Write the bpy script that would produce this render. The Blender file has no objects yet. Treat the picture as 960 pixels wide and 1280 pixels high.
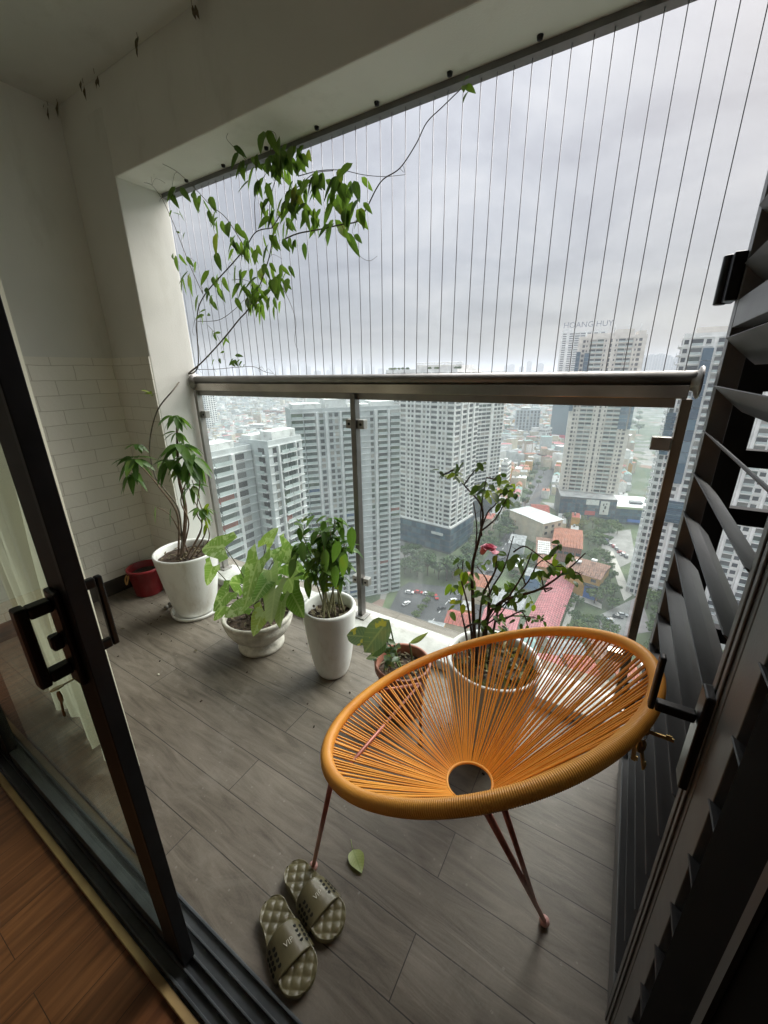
import bpy, math, random
from mathutils import Vector, Matrix, noise
random.seed(7)
rad = math.radians
scene = bpy.context.scene
col = scene.collection

# ------------------------------------------------------------------ camera
F_PX, PITCH, ROLL, AZ = 495.0, rad(19.3), rad(-0.7), rad(-31.25)
EYE = Vector((0, 0, 1.5))
_fw = Vector((math.sin(AZ)*math.cos(PITCH), math.cos(AZ)*math.cos(PITCH), -math.sin(PITCH)))
_r = Vector((math.cos(AZ), -math.sin(AZ), 0)); _u = _r.cross(_fw)
CR = _r*math.cos(ROLL) + _u*math.sin(ROLL)
CU = -_r*math.sin(ROLL) + _u*math.cos(ROLL)
cam = bpy.data.cameras.new('camera')
cam.sensor_fit = 'VERTICAL'; cam.sensor_height = 24; cam.sensor_width = 18
cam.lens = F_PX/1280*24
cam.clip_start = 0.01; cam.clip_end = 40000
camo = bpy.data.objects.new('camera', cam); col.objects.link(camo)
camo.matrix_world = Matrix(((CR.x, CU.x, -_fw.x, EYE.x), (CR.y, CU.y, -_fw.y, EYE.y), (CR.z, CU.z, -_fw.z, EYE.z), (0, 0, 0, 1)))
scene.camera = camo

# ------------------------------------------------------------------ sky, sun, exposure
SUN_EL, SUN_AZ = rad(42), rad(22)          # azimuth from +Y towards +X
world = bpy.data.worlds.new('World'); scene.world = world; world.use_nodes = True
nt = world.node_tree; nt.nodes.clear()
def N(t, tree=None, **kw):
    n = (tree or nt).nodes.new(t)
    for k, v in kw.items(): setattr(n, k, v)
    return n
out = N('ShaderNodeOutputWorld'); bg = N('ShaderNodeBackground'); bg.inputs['Strength'].default_value = 0.05
sky = N('ShaderNodeTexSky'); sky.sky_type = 'NISHITA'; sky.sun_disc = False
sky.sun_elevation = SUN_EL; sky.sun_rotation = SUN_AZ; sky.dust_density = 3
tc = N('ShaderNodeTexCoord'); sep = N('ShaderNodeSeparateXYZ'); nt.links.new(tc.outputs['Generated'], sep.inputs[0])
def wm(op, a, b=None, c=None):
    n = N('ShaderNodeMath', operation=op)
    for i, v in enumerate((a, b, c)):
        if v is None: continue
        if isinstance(v, (int, float)): n.inputs[i].default_value = v
        else: nt.links.new(v, n.inputs[i])
    return n.outputs[0]
zc = wm('ADD', wm('MAXIMUM', sep.outputs[2], 0.0), 0.22)
cmb = N('ShaderNodeCombineXYZ')
nt.links.new(wm('DIVIDE', sep.outputs[0], zc), cmb.inputs[0]); nt.links.new(wm('DIVIDE', sep.outputs[1], zc), cmb.inputs[1])
n1 = N('ShaderNodeTexNoise'); n1.inputs['Scale'].default_value = 1.5; n1.inputs['Detail'].default_value = 9; n1.inputs['Roughness'].default_value = 0.57; n1.inputs['Distortion'].default_value = 0.35
nt.links.new(cmb.outputs[0], n1.inputs['Vector'])
ramp = N('ShaderNodeValToRGB')
e = ramp.color_ramp.elements
e[0].position = 0.30; e[0].color = (0.42, 0.42, 0.465, 1)
e[1].position = 0.72; e[1].color = (1.0, 1.0, 1.0, 1)
m = ramp.color_ramp.elements.new(0.5); m.color = (0.69, 0.705, 0.745, 1)
nt.links.new(n1.outputs['Fac'], ramp.inputs[0])
# the brighter patch where the sun stands behind the cloud
sd = Vector((math.sin(rad(-28))*math.cos(rad(27)), math.cos(rad(-28))*math.cos(rad(27)), math.sin(rad(27))))
dot = N('ShaderNodeVectorMath', operation='DOT_PRODUCT'); nt.links.new(tc.outputs['Generated'], dot.inputs[0]); dot.inputs[1].default_value = sd
glow = wm('POWER', wm('MAXIMUM', dot.outputs['Value'], 0.0), 9.0)
lum = wm('MULTIPLY', wm('ADD', 1.68, wm('MULTIPLY', glow, 1.35)), 1.0)
# overcast skies are brighter overhead
lum = wm('MULTIPLY', lum, wm('ADD', 1.0, wm('MULTIPLY', wm('POWER', wm('MAXIMUM', sep.outputs[2], 0.0), 6.0), 20.0)))
# a duller band low over the horizon
lum = wm('MULTIPLY', lum, wm('ADD', 0.74, wm('MULTIPLY', wm('MINIMUM', wm('MULTIPLY', wm('MAXIMUM', sep.outputs[2], 0.0), 3.2), 1.0), 0.30)))
cl = N('ShaderNodeVectorMath', operation='SCALE'); nt.links.new(ramp.outputs[0], cl.inputs[0]); nt.links.new(lum, cl.inputs['Scale'])
mix = N('ShaderNodeMix', data_type='RGBA'); mix.inputs[0].default_value = 0.9
nt.links.new(sky.outputs[0], mix.inputs[6]); nt.links.new(cl.outputs[0], mix.inputs[7])
nt.links.new(mix.outputs[2], bg.inputs['Color']); nt.links.new(bg.outputs[0], out.inputs[0])

sun = bpy.data.lights.new('sun', 'SUN'); sun.energy = 1.2; sun.angle = rad(50); sun.color = (1, 0.96, 0.9)
suno = bpy.data.objects.new('sun', sun); col.objects.link(suno)
_sd = Vector((math.sin(SUN_AZ)*math.cos(SUN_EL), math.cos(SUN_AZ)*math.cos(SUN_EL), math.sin(SUN_EL)))
suno.rotation_euler = _sd.to_track_quat('Z', 'Y').to_euler(); suno.location = (0, 0, 60)

scene.view_settings.view_transform = 'Standard'; scene.view_settings.look = 'None'
scene.view_settings.gamma = 1; scene.view_settings.use_curve_mapping = False
scene.view_settings.exposure = 2.42
try:
    scene.cycles.max_bounces = 12; scene.cycles.diffuse_bounces = 8; scene.cycles.volume_bounces = 1
    scene.cycles.transparent_max_bounces = 24; scene.cycles.use_denoising = True
except Exception: pass

# ------------------------------------------------------------------ pixel -> place helpers (photo pixels, 960 x 1280)
def ray(x, y): return CR*(x-480) - CU*(y-640) + _fw*F_PX
def atY(x, y, Y): d = ray(x, y); return EYE + d*(Y/d.y)
def atX(x, y, X): d = ray(x, y); return EYE + d*(X/d.x)
def atZ(x, y, Z): d = ray(x, y); return EYE + d*((Z-EYE.z)/d.z)
ZG = -103.5                                  # the street, 33 floors down
def G(x, y): p = atZ(x, y, ZG); return Vector((p.x, p.y))
def proj(P):
    c = Vector(P) - EYE; z = c.dot(_fw)
    if z <= 0: return (-9999, -9999)
    return (480 + c.dot(CR)/z*F_PX, 640 - c.dot(CU)/z*F_PX)

# ------------------------------------------------------------------ materials
MATS = {}
def mat(name, color, rough=0.6, metal=0.0, vary=0.12, scale=8.0, bump=0.0, bscale=60.0, spec=0.5, coat=0.0):
    if name in MATS: return MATS[name]
    m = bpy.data.materials.new(name); m.use_nodes = True; t = m.node_tree
    b = t.nodes['Principled BSDF']; b.inputs['Roughness'].default_value = rough; b.inputs['Metallic'].default_value = metal
    b.inputs['Specular IOR Level'].default_value = spec; b.inputs['Coat Weight'].default_value = coat
    tcn = N('ShaderNodeTexCoord', t); nz = N('ShaderNodeTexNoise', t); nz.inputs['Scale'].default_value = scale; nz.inputs['Detail'].default_value = 6
    t.links.new(tcn.outputs['Object'], nz.inputs['Vector'])
    r = N('ShaderNodeValToRGB', t); c = color
    r.color_ramp.elements[0].color = tuple(max(0, x*(1-vary)) for x in c)+(1,); r.color_ramp.elements[1].color = tuple(min(1, x*(1+vary)) for x in c)+(1,)
    r.color_ramp.elements[0].position = .3; r.color_ramp.elements[1].position = .7
    t.links.new(nz.outputs['Fac'], r.inputs[0]); t.links.new(r.outputs[0], b.inputs['Base Color'])
    if bump:
        n2 = N('ShaderNodeTexNoise', t); n2.inputs['Scale'].default_value = bscale; n2.inputs['Detail'].default_value = 4
        t.links.new(tcn.outputs['Object'], n2.inputs['Vector'])
        bp = N('ShaderNodeBump', t); bp.inputs['Strength'].default_value = bump; bp.inputs['Distance'].default_value = 0.01
        t.links.new(n2.outputs['Fac'], bp.inputs['Height']); t.links.new(bp.outputs[0], b.inputs['Normal'])
    MATS[name] = m; return m
def stain(m, c, amt, sc=(5, 5, 1.4), th=.54):
    t = m.node_tree; b = t.nodes['Principled BSDF']; tcn = N('ShaderNodeTexCoord', t); mp = N('ShaderNodeMapping', t); mp.inputs['Scale'].default_value = sc; t.links.new(tcn.outputs['Object'], mp.inputs['Vector'])
    n = N('ShaderNodeTexNoise', t); n.inputs['Scale'].default_value = 2.4; n.inputs['Detail'].default_value = 10; n.inputs['Roughness'].default_value = .68; t.links.new(mp.outputs[0], n.inputs['Vector'])
    r = N('ShaderNodeMapRange', t); r.inputs['From Min'].default_value = th; r.inputs['From Max'].default_value = th+.16; r.inputs['To Max'].default_value = amt; t.links.new(n.outputs['Fac'], r.inputs[0])
    mx = N('ShaderNodeMix', t, data_type='RGBA'); lk = b.inputs['Base Color'].links[0].from_socket; t.links.new(r.outputs[0], mx.inputs[0]); t.links.new(lk, mx.inputs[6]); mx.inputs[7].default_value = c+(1,); t.links.new(mx.outputs[2], b.inputs['Base Color'])
def nodes(m): return m.node_tree, m.node_tree.nodes['Principled BSDF']
def M_(t, op, a, b=None, c=None):
    n = N('ShaderNodeMath', t, operation=op)
    for i, v in enumerate((a, b, c)):
        if v is None: continue
        if isinstance(v, (int, float)): n.inputs[i].default_value = v
        else: t.links.new(v, n.inputs[i])
    return n.outputs[0]

plaster = mat('plaster', (.76, .76, .71), .9, vary=.07, scale=1.6, bump=.08, bscale=120)
ceil_m = mat('ceiling_paint', (.62, .62, .58), .9, vary=.06, scale=2, bump=.08, bscale=90)
dark_metal = mat('dark_metal', (.010, .010, .011), .42, .0, vary=.3, scale=20, bump=.03, bscale=300, spec=.28)
blade_m = mat('blade_metal', (.085, .085, .085), .45, .2, vary=.15, scale=12)
grey_metal = mat('grey_metal', (.17, .17, .17), .42, .3, vary=.15, scale=12, bump=.04, bscale=200)
track_m = mat('track_metal', (.10, .11, .12), .4, .5, vary=.25, scale=10)
brownframe = mat('frame_inner', (.016, .014, .012), .5, .0, vary=.2, spec=.25)
steel = mat('stainless_steel', (.50, .46, .41), .24, 1.0, vary=.2, scale=5)
steel_dull = mat('steel_dull', (.34, .33, .31), .55, .8, vary=.15, scale=9)
white_glaze = mat('white_glaze', (.80, .80, .775), .32, vary=.07, scale=4, coat=.15, bump=.03, bscale=40)
kerb_m = mat('kerb_paint', (.50, .50, .47), .8, vary=.2, scale=9, bump=.1, bscale=60)
soil = mat('soil', (.055, .036, .024), .95, vary=.6, scale=45, bump=1.0, bscale=55)
bark = mat('bark', (.16, .11, .075), .85, vary=.35, scale=30, bump=.3, bscale=120)
darkbark = mat('rose_bark', (.05, .032, .022), .8, vary=.4, scale=40, bump=.3, bscale=150)
greenstem = mat('green_stem', (.13, .19, .06), .6, vary=.25, scale=20)
vine_bark = mat('vine_bark', (.10, .085, .06), .8, vary=.35, scale=30)
orange = mat('orange_cord', (1.0, .43, .07), .45, vary=.14, scale=9, coat=.1)
_t, _b = nodes(orange); _oi = N('ShaderNodeObjectInfo', _t); _hs = N('ShaderNodeHueSaturation', _t); _lk = _b.inputs['Base Color'].links[0].from_socket
_t.links.new(_lk, _hs.inputs['Color']); _t.links.new(M_(_t, 'ADD', .88, M_(_t, 'MULTIPLY', _oi.outputs['Random'], .24)), _hs.inputs['Value']); _t.links.new(_hs.outputs[0], _b.inputs['Base Color'])
rose_metal = mat('rose_copper', (.50, .20, .16), .4, .35, vary=.15, scale=12)
pink_plastic = mat('pink_plastic', (.60, .33, .30), .5, vary=.1)
red_plastic = mat('red_plastic', (.26, .016, .022), .42, vary=.2, scale=10)
terracotta = mat('terracotta_plastic', (.36, .15, .105), .55, vary=.15, scale=8)
brass = mat('brass_key', (.42, .30, .12), .35, .9, vary=.25, scale=40)
olive = mat('olive_rubber', (.135, .118, .060), .36, vary=.25, scale=18, coat=.1)
olive_dark = mat('olive_hole', (.008, .008, .005), .8)
letter_m = mat('white_lettering', (.62, .60, .50), .6)
black_plastic = mat('black_plastic', (.007, .007, .008), .3, vary=.2, spec=.35)
beige_wood = mat('beige_strip', (.42, .29, .13), .5, vary=.15, scale=12)
curtain_m = mat('curtain_cloth', (.78, .75, .62), .95, vary=.06, scale=5, bump=.2, bscale=400)
_t, _b = nodes(curtain_m); _tr = N('ShaderNodeBsdfTranslucent', _t); _tr.inputs[0].default_value = (.80, .78, .64, 1); _ms = N('ShaderNodeMixShader', _t); _ms.inputs[0].default_value = .6
_t.links.new(_b.outputs[0], _ms.inputs[1]); _t.links.new(_tr.outputs[0], _ms.inputs[2]); _t.links.new(_ms.outputs[0], _t.nodes['Material Output'].inputs[0])
netsteel = mat('cable_steel', (.30, .30, .33), .45, .6)
petal_m = mat('rose_petal', (.85, .36, .45), .6, vary=.2, scale=80)
dirt_leaf = mat('dry_leaf', (.13, .105, .06), .8, vary=.4, scale=60)
pebble_m = mat('pebble_grey', (.2, .19, .17), .9, vary=.4, scale=40)

# aged stone bowl
stone = mat('stone_bowl', (.55, .52, .46), .75, vary=.22, scale=22, bump=.5, bscale=35)

stain(white_glaze, (.50, .46, .38), .5); stain(stone, (.20, .18, .13), .6, (6, 6, 3)); stain(plaster, (.50, .49, .42), .35, (1.5, 1.5, .5), .55); stain(kerb_m, (.25, .24, .2), .6, (3, 3, 3), .5); stain(ceil_m, (.42, .41, .35), .4, (1.2, 1.2, 1.2), .54); stain(terracotta, (.45, .32, .26), .4); stain(red_plastic, (.35, .12, .1), .4)
# floor tiles
def floor_mat():
    m = mat('floor_tile', (.2, .2, .2), .5); t, b = nodes(m)
    tcn = N('ShaderNodeTexCoord', t); mp = N('ShaderNodeMapping', t); mp.inputs['Location'].default_value = (1.08+1.6, -.456+.1515*4, 0)
    t.links.new(tcn.outputs['Object'], mp.inputs['Vector'])
    br = N('ShaderNodeTexBrick', t); br.offset = .5; br.offset_frequency = 2
    br.inputs['Scale'].default_value = 1; br.inputs['Brick Width'].default_value = 1.6; br.inputs['Row Height'].default_value = .1515
    br.inputs['Mortar Size'].default_value = .0017; br.inputs['Mortar Smooth'].default_value = .3
    br.inputs['Color1'].default_value = (0, 0, 0, 1); br.inputs['Color2'].default_value = (1, 1, 1, 1); br.inputs['Mortar'].default_value = (.5, .5, .5, 1)
    t.links.new(mp.outputs[0], br.inputs['Vector'])
    # long wood-like veins, shifted from tile to tile
    sh = N('ShaderNodeVectorMath', t, operation='SCALE'); t.links.new(br.outputs['Color'], sh.inputs[0]); sh.inputs['Scale'].default_value = 7
    ad = N('ShaderNodeVectorMath', t, operation='ADD'); t.links.new(tcn.outputs['Object'], ad.inputs[0]); t.links.new(sh.outputs[0], ad.inputs[1])
    mp2 = N('ShaderNodeMapping', t); mp2.inputs['Scale'].default_value = (2.2, 14, 1); t.links.new(ad.outputs[0], mp2.inputs['Vector'])
    n1 = N('ShaderNodeTexNoise', t); n1.inputs['Scale'].default_value = 1.6; n1.inputs['Detail'].default_value = 9; n1.inputs['Roughness'].default_value = .62; n1.inputs['Distortion'].default_value = 1.4
    t.links.new(mp2.outputs[0], n1.inputs['Vector'])
    n2 = N('ShaderNodeTexNoise', t); n2.inputs['Scale'].default_value = 2.3; n2.inputs['Detail'].default_value = 5; t.links.new(tcn.outputs['Object'], n2.inputs['Vector'])
    n3 = N('ShaderNodeTexNoise', t); n3.inputs['Scale'].default_value = 160; n3.inputs['Detail'].default_value = 2; t.links.new(tcn.outputs['Object'], n3.inputs['Vector'])
    v = M_(t, 'ADD', M_(t, 'MULTIPLY', n1.outputs['Fac'], .8), M_(t, 'ADD', M_(t, 'MULTIPLY', n2.outputs['Fac'], .35), M_(t, 'MULTIPLY', n3.outputs['Fac'], .12)))
    sepc = N('ShaderNodeSeparateColor', t); t.links.new(br.outputs['Color'], sepc.inputs[0])
    v = M_(t, 'ADD', v, M_(t, 'MULTIPLY', sepc.outputs[0], .06))
    r = N('ShaderNodeValToRGB', t); el = r.color_ramp.elements
    el[0].position = .40; el[0].color = (.066, .053, .040, 1); el[1].position = .86; el[1].color = (.225, .195, .158, 1)
    q = el.new(.60); q.color = (.140, .119, .094, 1)
    t.links.new(v, r.inputs[0])
    mx = N('ShaderNodeMix', t, data_type='RGBA'); t.links.new(br.outputs['Fac'], mx.inputs[0]); t.links.new(r.outputs[0], mx.inputs[6]); mx.inputs[7].default_value = (.035, .03, .026, 1)
    n5 = N('ShaderNodeTexNoise', t); n5.inputs['Scale'].default_value = 3.4; n5.inputs['Detail'].default_value = 12; n5.inputs['Roughness'].default_value = .7; n5.inputs['Distortion'].default_value = .8; t.links.new(tcn.outputs['Object'], n5.inputs['Vector'])
    rg = N('ShaderNodeMapRange', t); rg.inputs['From Min'].default_value = .53; rg.inputs['From Max'].default_value = .70; rg.inputs['To Max'].default_value = .5; t.links.new(n5.outputs['Fac'], rg.inputs[0])
    m5 = N('ShaderNodeMix', t, data_type='RGBA'); t.links.new(rg.outputs[0], m5.inputs[0]); t.links.new(mx.outputs[2], m5.inputs[6]); m5.inputs[7].default_value = (.25, .225, .19, 1)
    vo = N('ShaderNodeTexVoronoi', t); vo.inputs['Scale'].default_value = 26; t.links.new(tcn.outputs['Object'], vo.inputs['Vector'])
    sp = M_(t, 'MULTIPLY', M_(t, 'LESS_THAN', vo.outputs['Distance'], .10), M_(t, 'GREATER_THAN', n5.outputs['Fac'], .5))
    m6 = N('ShaderNodeMix', t, data_type='RGBA'); t.links.new(M_(t, 'MULTIPLY', sp, .35), m6.inputs[0]); t.links.new(m5.outputs[2], m6.inputs[6]); m6.inputs[7].default_value = (.34, .31, .27, 1)
    mx = m6
    t.links.new(mx.outputs[2], b.inputs['Base Color'])
    t.links.new(M_(t, 'ADD', .38, M_(t, 'MULTIPLY', n2.outputs['Fac'], .3)), b.inputs['Roughness'])
    bp = N('ShaderNodeBump', t); bp.inputs['Strength'].default_value = .25; bp.inputs['Distance'].default_value = .004
    t.links.new(M_(t, 'SUBTRACT', n1.outputs['Fac'], M_(t, 'MULTIPLY', br.outputs['Fac'], 1.2)), bp.inputs['Height']); t.links.new(bp.outputs[0], b.inputs['Normal'])
    return m
def wood_mat():
    m = mat('room_wood', (.2, .1, .05), .4); t, b = nodes(m)
    tcn = N('ShaderNodeTexCoord', t); mp = N('ShaderNodeMapping', t); mp.inputs['Rotation'].default_value = (0, 0, rad(90)); t.links.new(tcn.outputs['Object'], mp.inputs['Vector'])
    br = N('ShaderNodeTexBrick', t); br.inputs['Scale'].default_value = 1; br.inputs['Brick Width'].default_value = 1.1; br.inputs['Row Height'].default_value = .12
    br.inputs['Mortar Size'].default_value = .0009; br.inputs['Color1'].default_value = (0, 0, 0, 1); br.inputs['Color2'].default_value = (1, 1, 1, 1)
    t.links.new(mp.outputs[0], br.inputs['Vector'])
    sh = N('ShaderNodeVectorMath', t, operation='SCALE'); t.links.new(br.outputs['Color'], sh.inputs[0]); sh.inputs['Scale'].default_value = 5
    ad = N('ShaderNodeVectorMath', t, operation='ADD'); t.links.new(mp.outputs[0], ad.inputs[0]); t.links.new(sh.outputs[0], ad.inputs[1])
    mp2 = N('ShaderNodeMapping', t); mp2.inputs['Scale'].default_value = (2, 30, 1); t.links.new(ad.outputs[0], mp2.inputs['Vector'])
    n1 = N('ShaderNodeTexNoise', t); n1.inputs['Scale'].default_value = 1.5; n1.inputs['Detail'].default_value = 8; n1.inputs['Distortion'].default_value = .6; t.links.new(mp2.outputs[0], n1.inputs['Vector'])
    r = N('ShaderNodeValToRGB', t); el = r.color_ramp.elements
    el[0].position = .3; el[0].color = (.10, .036, .014, 1); el[1].position = .72; el[1].color = (.27, .105, .040, 1)
    t.links.new(n1.outputs['Fac'], r.inputs[0])
    mx = N('ShaderNodeMix', t, data_type='RGBA'); t.links.new(br.outputs['Fac'], mx.inputs[0]); t.links.new(r.outputs[0], mx.inputs[6]); mx.inputs[7].default_value = (.04, .016, .01, 1)
    t.links.new(mx.outputs[2], b.inputs['Base Color']); b.inputs['Roughness'].default_value = .38
    return m
def brick_mat(name, axis):
    m = mat(name, (.6, .6, .55), .85); t, b = nodes(m)
    tcn = N('ShaderNodeTexCoord', t); s = N('ShaderNodeSeparateXYZ', t); t.links.new(tcn.outputs['Object'], s.inputs[0])
    c = N('ShaderNodeCombineXYZ', t); t.links.new(s.outputs[axis], c.inputs[0]); t.links.new(s.outputs[2], c.inputs[1])
    nz = N('ShaderNodeTexNoise', t); nz.inputs['Scale'].default_value = 9; t.links.new(tcn.outputs['Object'], nz.inputs['Vector'])
    wob = N('ShaderNodeVectorMath', t, operation='SCALE'); t.links.new(nz.outputs['Color'], wob.inputs[0]); wob.inputs['Scale'].default_value = .012
    ad = N('ShaderNodeVectorMath', t, operation='ADD'); t.links.new(c.outputs[0], ad.inputs[0]); t.links.new(wob.outputs[0], ad.inputs[1])
    br = N('ShaderNodeTexBrick', t); br.inputs['Scale'].default_value = 1; br.inputs['Brick Width'].default_value = .23; br.inputs['Row Height'].default_value = .0875
    br.inputs['Mortar Size'].default_value = .0026; br.inputs['Mortar Smooth'].default_value = .6
    br.inputs['Color1'].default_value = (.83, .81, .73, 1); br.inputs['Color2'].default_value = (.88, .86, .78, 1); br.inputs['Mortar'].default_value = (.60, .57, .49, 1)
    t.links.new(ad.outputs[0], br.inputs['Vector'])
    n2 = N('ShaderNodeTexNoise', t); n2.inputs['Scale'].default_value = 45; n2.inputs['Detail'].default_value = 5; t.links.new(tcn.outputs['Object'], n2.inputs['Vector'])
    t.links.new(br.outputs['Color'], b.inputs['Base Color'])
    bp = N('ShaderNodeBump', t); bp.inputs['Strength'].default_value = .55; bp.inputs['Distance'].default_value = .008
    t.links.new(M_(t, 'SUBTRACT', M_(t, 'MULTIPLY', n2.outputs['Fac'], .8), M_(t, 'MULTIPLY', br.outputs['Fac'], 1.0)), bp.inputs['Height']); t.links.new(bp.outputs[0], b.inputs['Normal'])
    return m
def leaf_mat(name, dark, light, vein=(.3, .4, .15), veinamt=.35, trans=.35, patch=None, rough=.38):
    m = bpy.data.materials.new(name); m.use_nodes = True; t = m.node_tree; b = t.nodes['Principled BSDF']
    geo = N('ShaderNodeNewGeometry', t); uv = N('ShaderNodeUVMap', t); s = N('ShaderNodeSeparateXYZ', t); t.links.new(uv.outputs[0], s.inputs[0])
    r = N('ShaderNodeValToRGB', t); r.color_ramp.elements[0].color = dark+(1,); r.color_ramp.elements[1].color = light+(1,)
    _y = r.color_ramp.elements.new(.80); _y.color = light+(1,); r.color_ramp.elements[2].color = (min(.45, light[0]*2.1), light[1]*1.12, light[2]*.8, 1)
    tcn = N('ShaderNodeTexCoord', t); nz = N('ShaderNodeTexNoise', t); nz.inputs['Scale'].default_value = 25; nz.inputs['Detail'].default_value = 3; t.links.new(tcn.outputs['Object'], nz.inputs['Vector'])
    t.links.new(M_(t, 'ADD', M_(t, 'MULTIPLY', geo.outputs['Random Per Island'], .75), M_(t, 'MULTIPLY', nz.outputs['Fac'], .25)), r.inputs[0])
    au = M_(t, 'ABSOLUTE', M_(t, 'SUBTRACT', s.outputs[0], .5))
    mid = M_(t, 'LESS_THAN', au, .035)
    side = M_(t, 'GREATER_THAN', M_(t, 'SINE', M_(t, 'MULTIPLY', M_(t, 'SUBTRACT', s.outputs[1], M_(t, 'MULTIPLY', au, .55)), 48)), .86)
    vf = M_(t, 'MULTIPLY', M_(t, 'MAXIMUM', mid, M_(t, 'MULTIPLY', side, .6)), veinamt)
    mx = N('ShaderNodeMix', t, data_type='RGBA'); t.links.new(vf, mx.inputs[0]); t.links.new(r.outputs[0], mx.inputs[6]); mx.inputs[7].default_value = vein+(1,)
    colr = mx.outputs[2]
    if patch:
        pc, th, sc = patch
        n3 = N('ShaderNodeTexNoise', t); n3.inputs['Scale'].default_value = sc; n3.inputs['Detail'].default_value = 4; t.links.new(tcn.outputs['Object'], n3.inputs['Vector'])
        f = M_(t, 'MULTIPLY', M_(t, 'GREATER_THAN', n3.outputs['Fac'], th), M_(t, 'GREATER_THAN', geo.outputs['Random Per Island'], .3))
        m2 = N('ShaderNodeMix', t, data_type='RGBA'); t.links.new(M_(t, 'MULTIPLY', f, .8), m2.inputs[0]); t.links.new(colr, m2.inputs[6]); m2.inputs[7].default_value = pc+(1,)
        colr = m2.outputs[2]
    t.links.new(colr, b.inputs['Base Color']); b.inputs['Roughness'].default_value = rough
    tr = N('ShaderNodeBsdfTranslucent', t); bri = N('ShaderNodeVectorMath', t, operation='MULTIPLY'); t.links.new(colr, bri.inputs[0]); bri.inputs[1].default_value = (1.5, 1.7, .8)
    t.links.new(bri.outputs[0], tr.inputs[0])
    ms = N('ShaderNodeMixShader', t); ms.inputs[0].default_value = trans
    t.links.new(b.outputs[0], ms.inputs[1]); t.links.new(tr.outputs[0], ms.inputs[2])
    t.links.new(ms.outputs[0], t.nodes['Material Output'].inputs[0])
    return m
def glass_mat(name, tint=(.86, .92, .90), refl=1.0, dirt=0.0):
    m = bpy.data.materials.new(name); m.use_nodes = True; t = m.node_tree; t.nodes.clear()
    o = N('ShaderNodeOutputMaterial', t); tr = N('ShaderNodeBsdfTransparent', t); tr.inputs[0].default_value = tint+(1,)
    gl = N('ShaderNodeBsdfGlossy', t); gl.inputs['Roughness'].default_value = .02; gl.inputs['Color'].default_value = (1, 1, 1, 1)
    fr = N('ShaderNodeFresnel', t); fr.inputs['IOR'].default_value = 1.45
    ms = N('ShaderNodeMixShader', t); geo = N('ShaderNodeNewGeometry', t); t.links.new(M_(t, 'MULTIPLY', M_(t, 'MULTIPLY', fr.outputs[0], refl), M_(t, 'SUBTRACT', 1.0, geo.outputs['Backfacing'])), ms.inputs[0]); t.links.new(tr.outputs[0], ms.inputs[1]); t.links.new(gl.outputs[0], ms.inputs[2])
    last = ms.outputs[0]
    if dirt:
        df = N('ShaderNodeBsdfDiffuse', t); df.inputs[0].default_value = (.75, .77, .77, 1)
        dt = N('ShaderNodeBsdfTranslucent', t); dt.inputs[0].default_value = (.75, .77, .77, 1)
        dd = N('ShaderNodeMixShader', t); dd.inputs[0].default_value = .6; t.links.new(df.outputs[0], dd.inputs[1]); t.links.new(dt.outputs[0], dd.inputs[2])
        tcn = N('ShaderNodeTexCoord', t); nz = N('ShaderNodeTexNoise', t); nz.inputs['Scale'].default_value = 2.5; nz.inputs['Detail'].default_value = 7; t.links.new(tcn.outputs['Object'], nz.inputs['Vector'])
        mp = N('ShaderNodeMapping', t); mp.inputs['Scale'].default_value = (7, 7, 1.2); mp.inputs['Rotation'].default_value = (0, .25, 0); t.links.new(tcn.outputs['Object'], mp.inputs['Vector'])
        n2 = N('ShaderNodeTexNoise', t); n2.inputs['Scale'].default_value = 2.2; n2.inputs['Detail'].default_value = 10; n2.inputs['Roughness'].default_value = .7; t.links.new(mp.outputs[0], n2.inputs['Vector'])
        vo = N('ShaderNodeTexVoronoi', t); vo.inputs['Scale'].default_value = 38; t.links.new(tcn.outputs['Object'], vo.inputs['Vector'])
        sm = M_(t, 'ADD', M_(t, 'MULTIPLY', M_(t, 'MAXIMUM', M_(t, 'SUBTRACT', n2.outputs['Fac'], .52), 0.0), 9.0), M_(t, 'MULTIPLY', M_(t, 'LESS_THAN', vo.outputs['Distance'], .09), 2.2))
        m2 = N('ShaderNodeMixShader', t); t.links.new(M_(t, 'MULTIPLY', M_(t, 'ADD', M_(t, 'ADD', nz.outputs['Fac'], .1), sm), dirt), m2.inputs[0]); t.links.new(last, m2.inputs[1]); t.links.new(dd.outputs[0], m2.inputs[2]); last = m2.outputs[0]
    t.links.new(last, o.inputs[0]); return m
floor_tile = floor_mat(); room_wood = wood_mat()
brick_side = brick_mat('white_brick_side', 1); brick_front = brick_mat('white_brick_front', 0)
rail_glass = glass_mat('railing_glass', (.93, .965, .955), .9, .03)
edge_glass = glass_mat('glass_edge', (.45, .62, .58), .6)
door_glass = glass_mat('door_glass', (.80, .85, .80), .9, .02)

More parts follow.
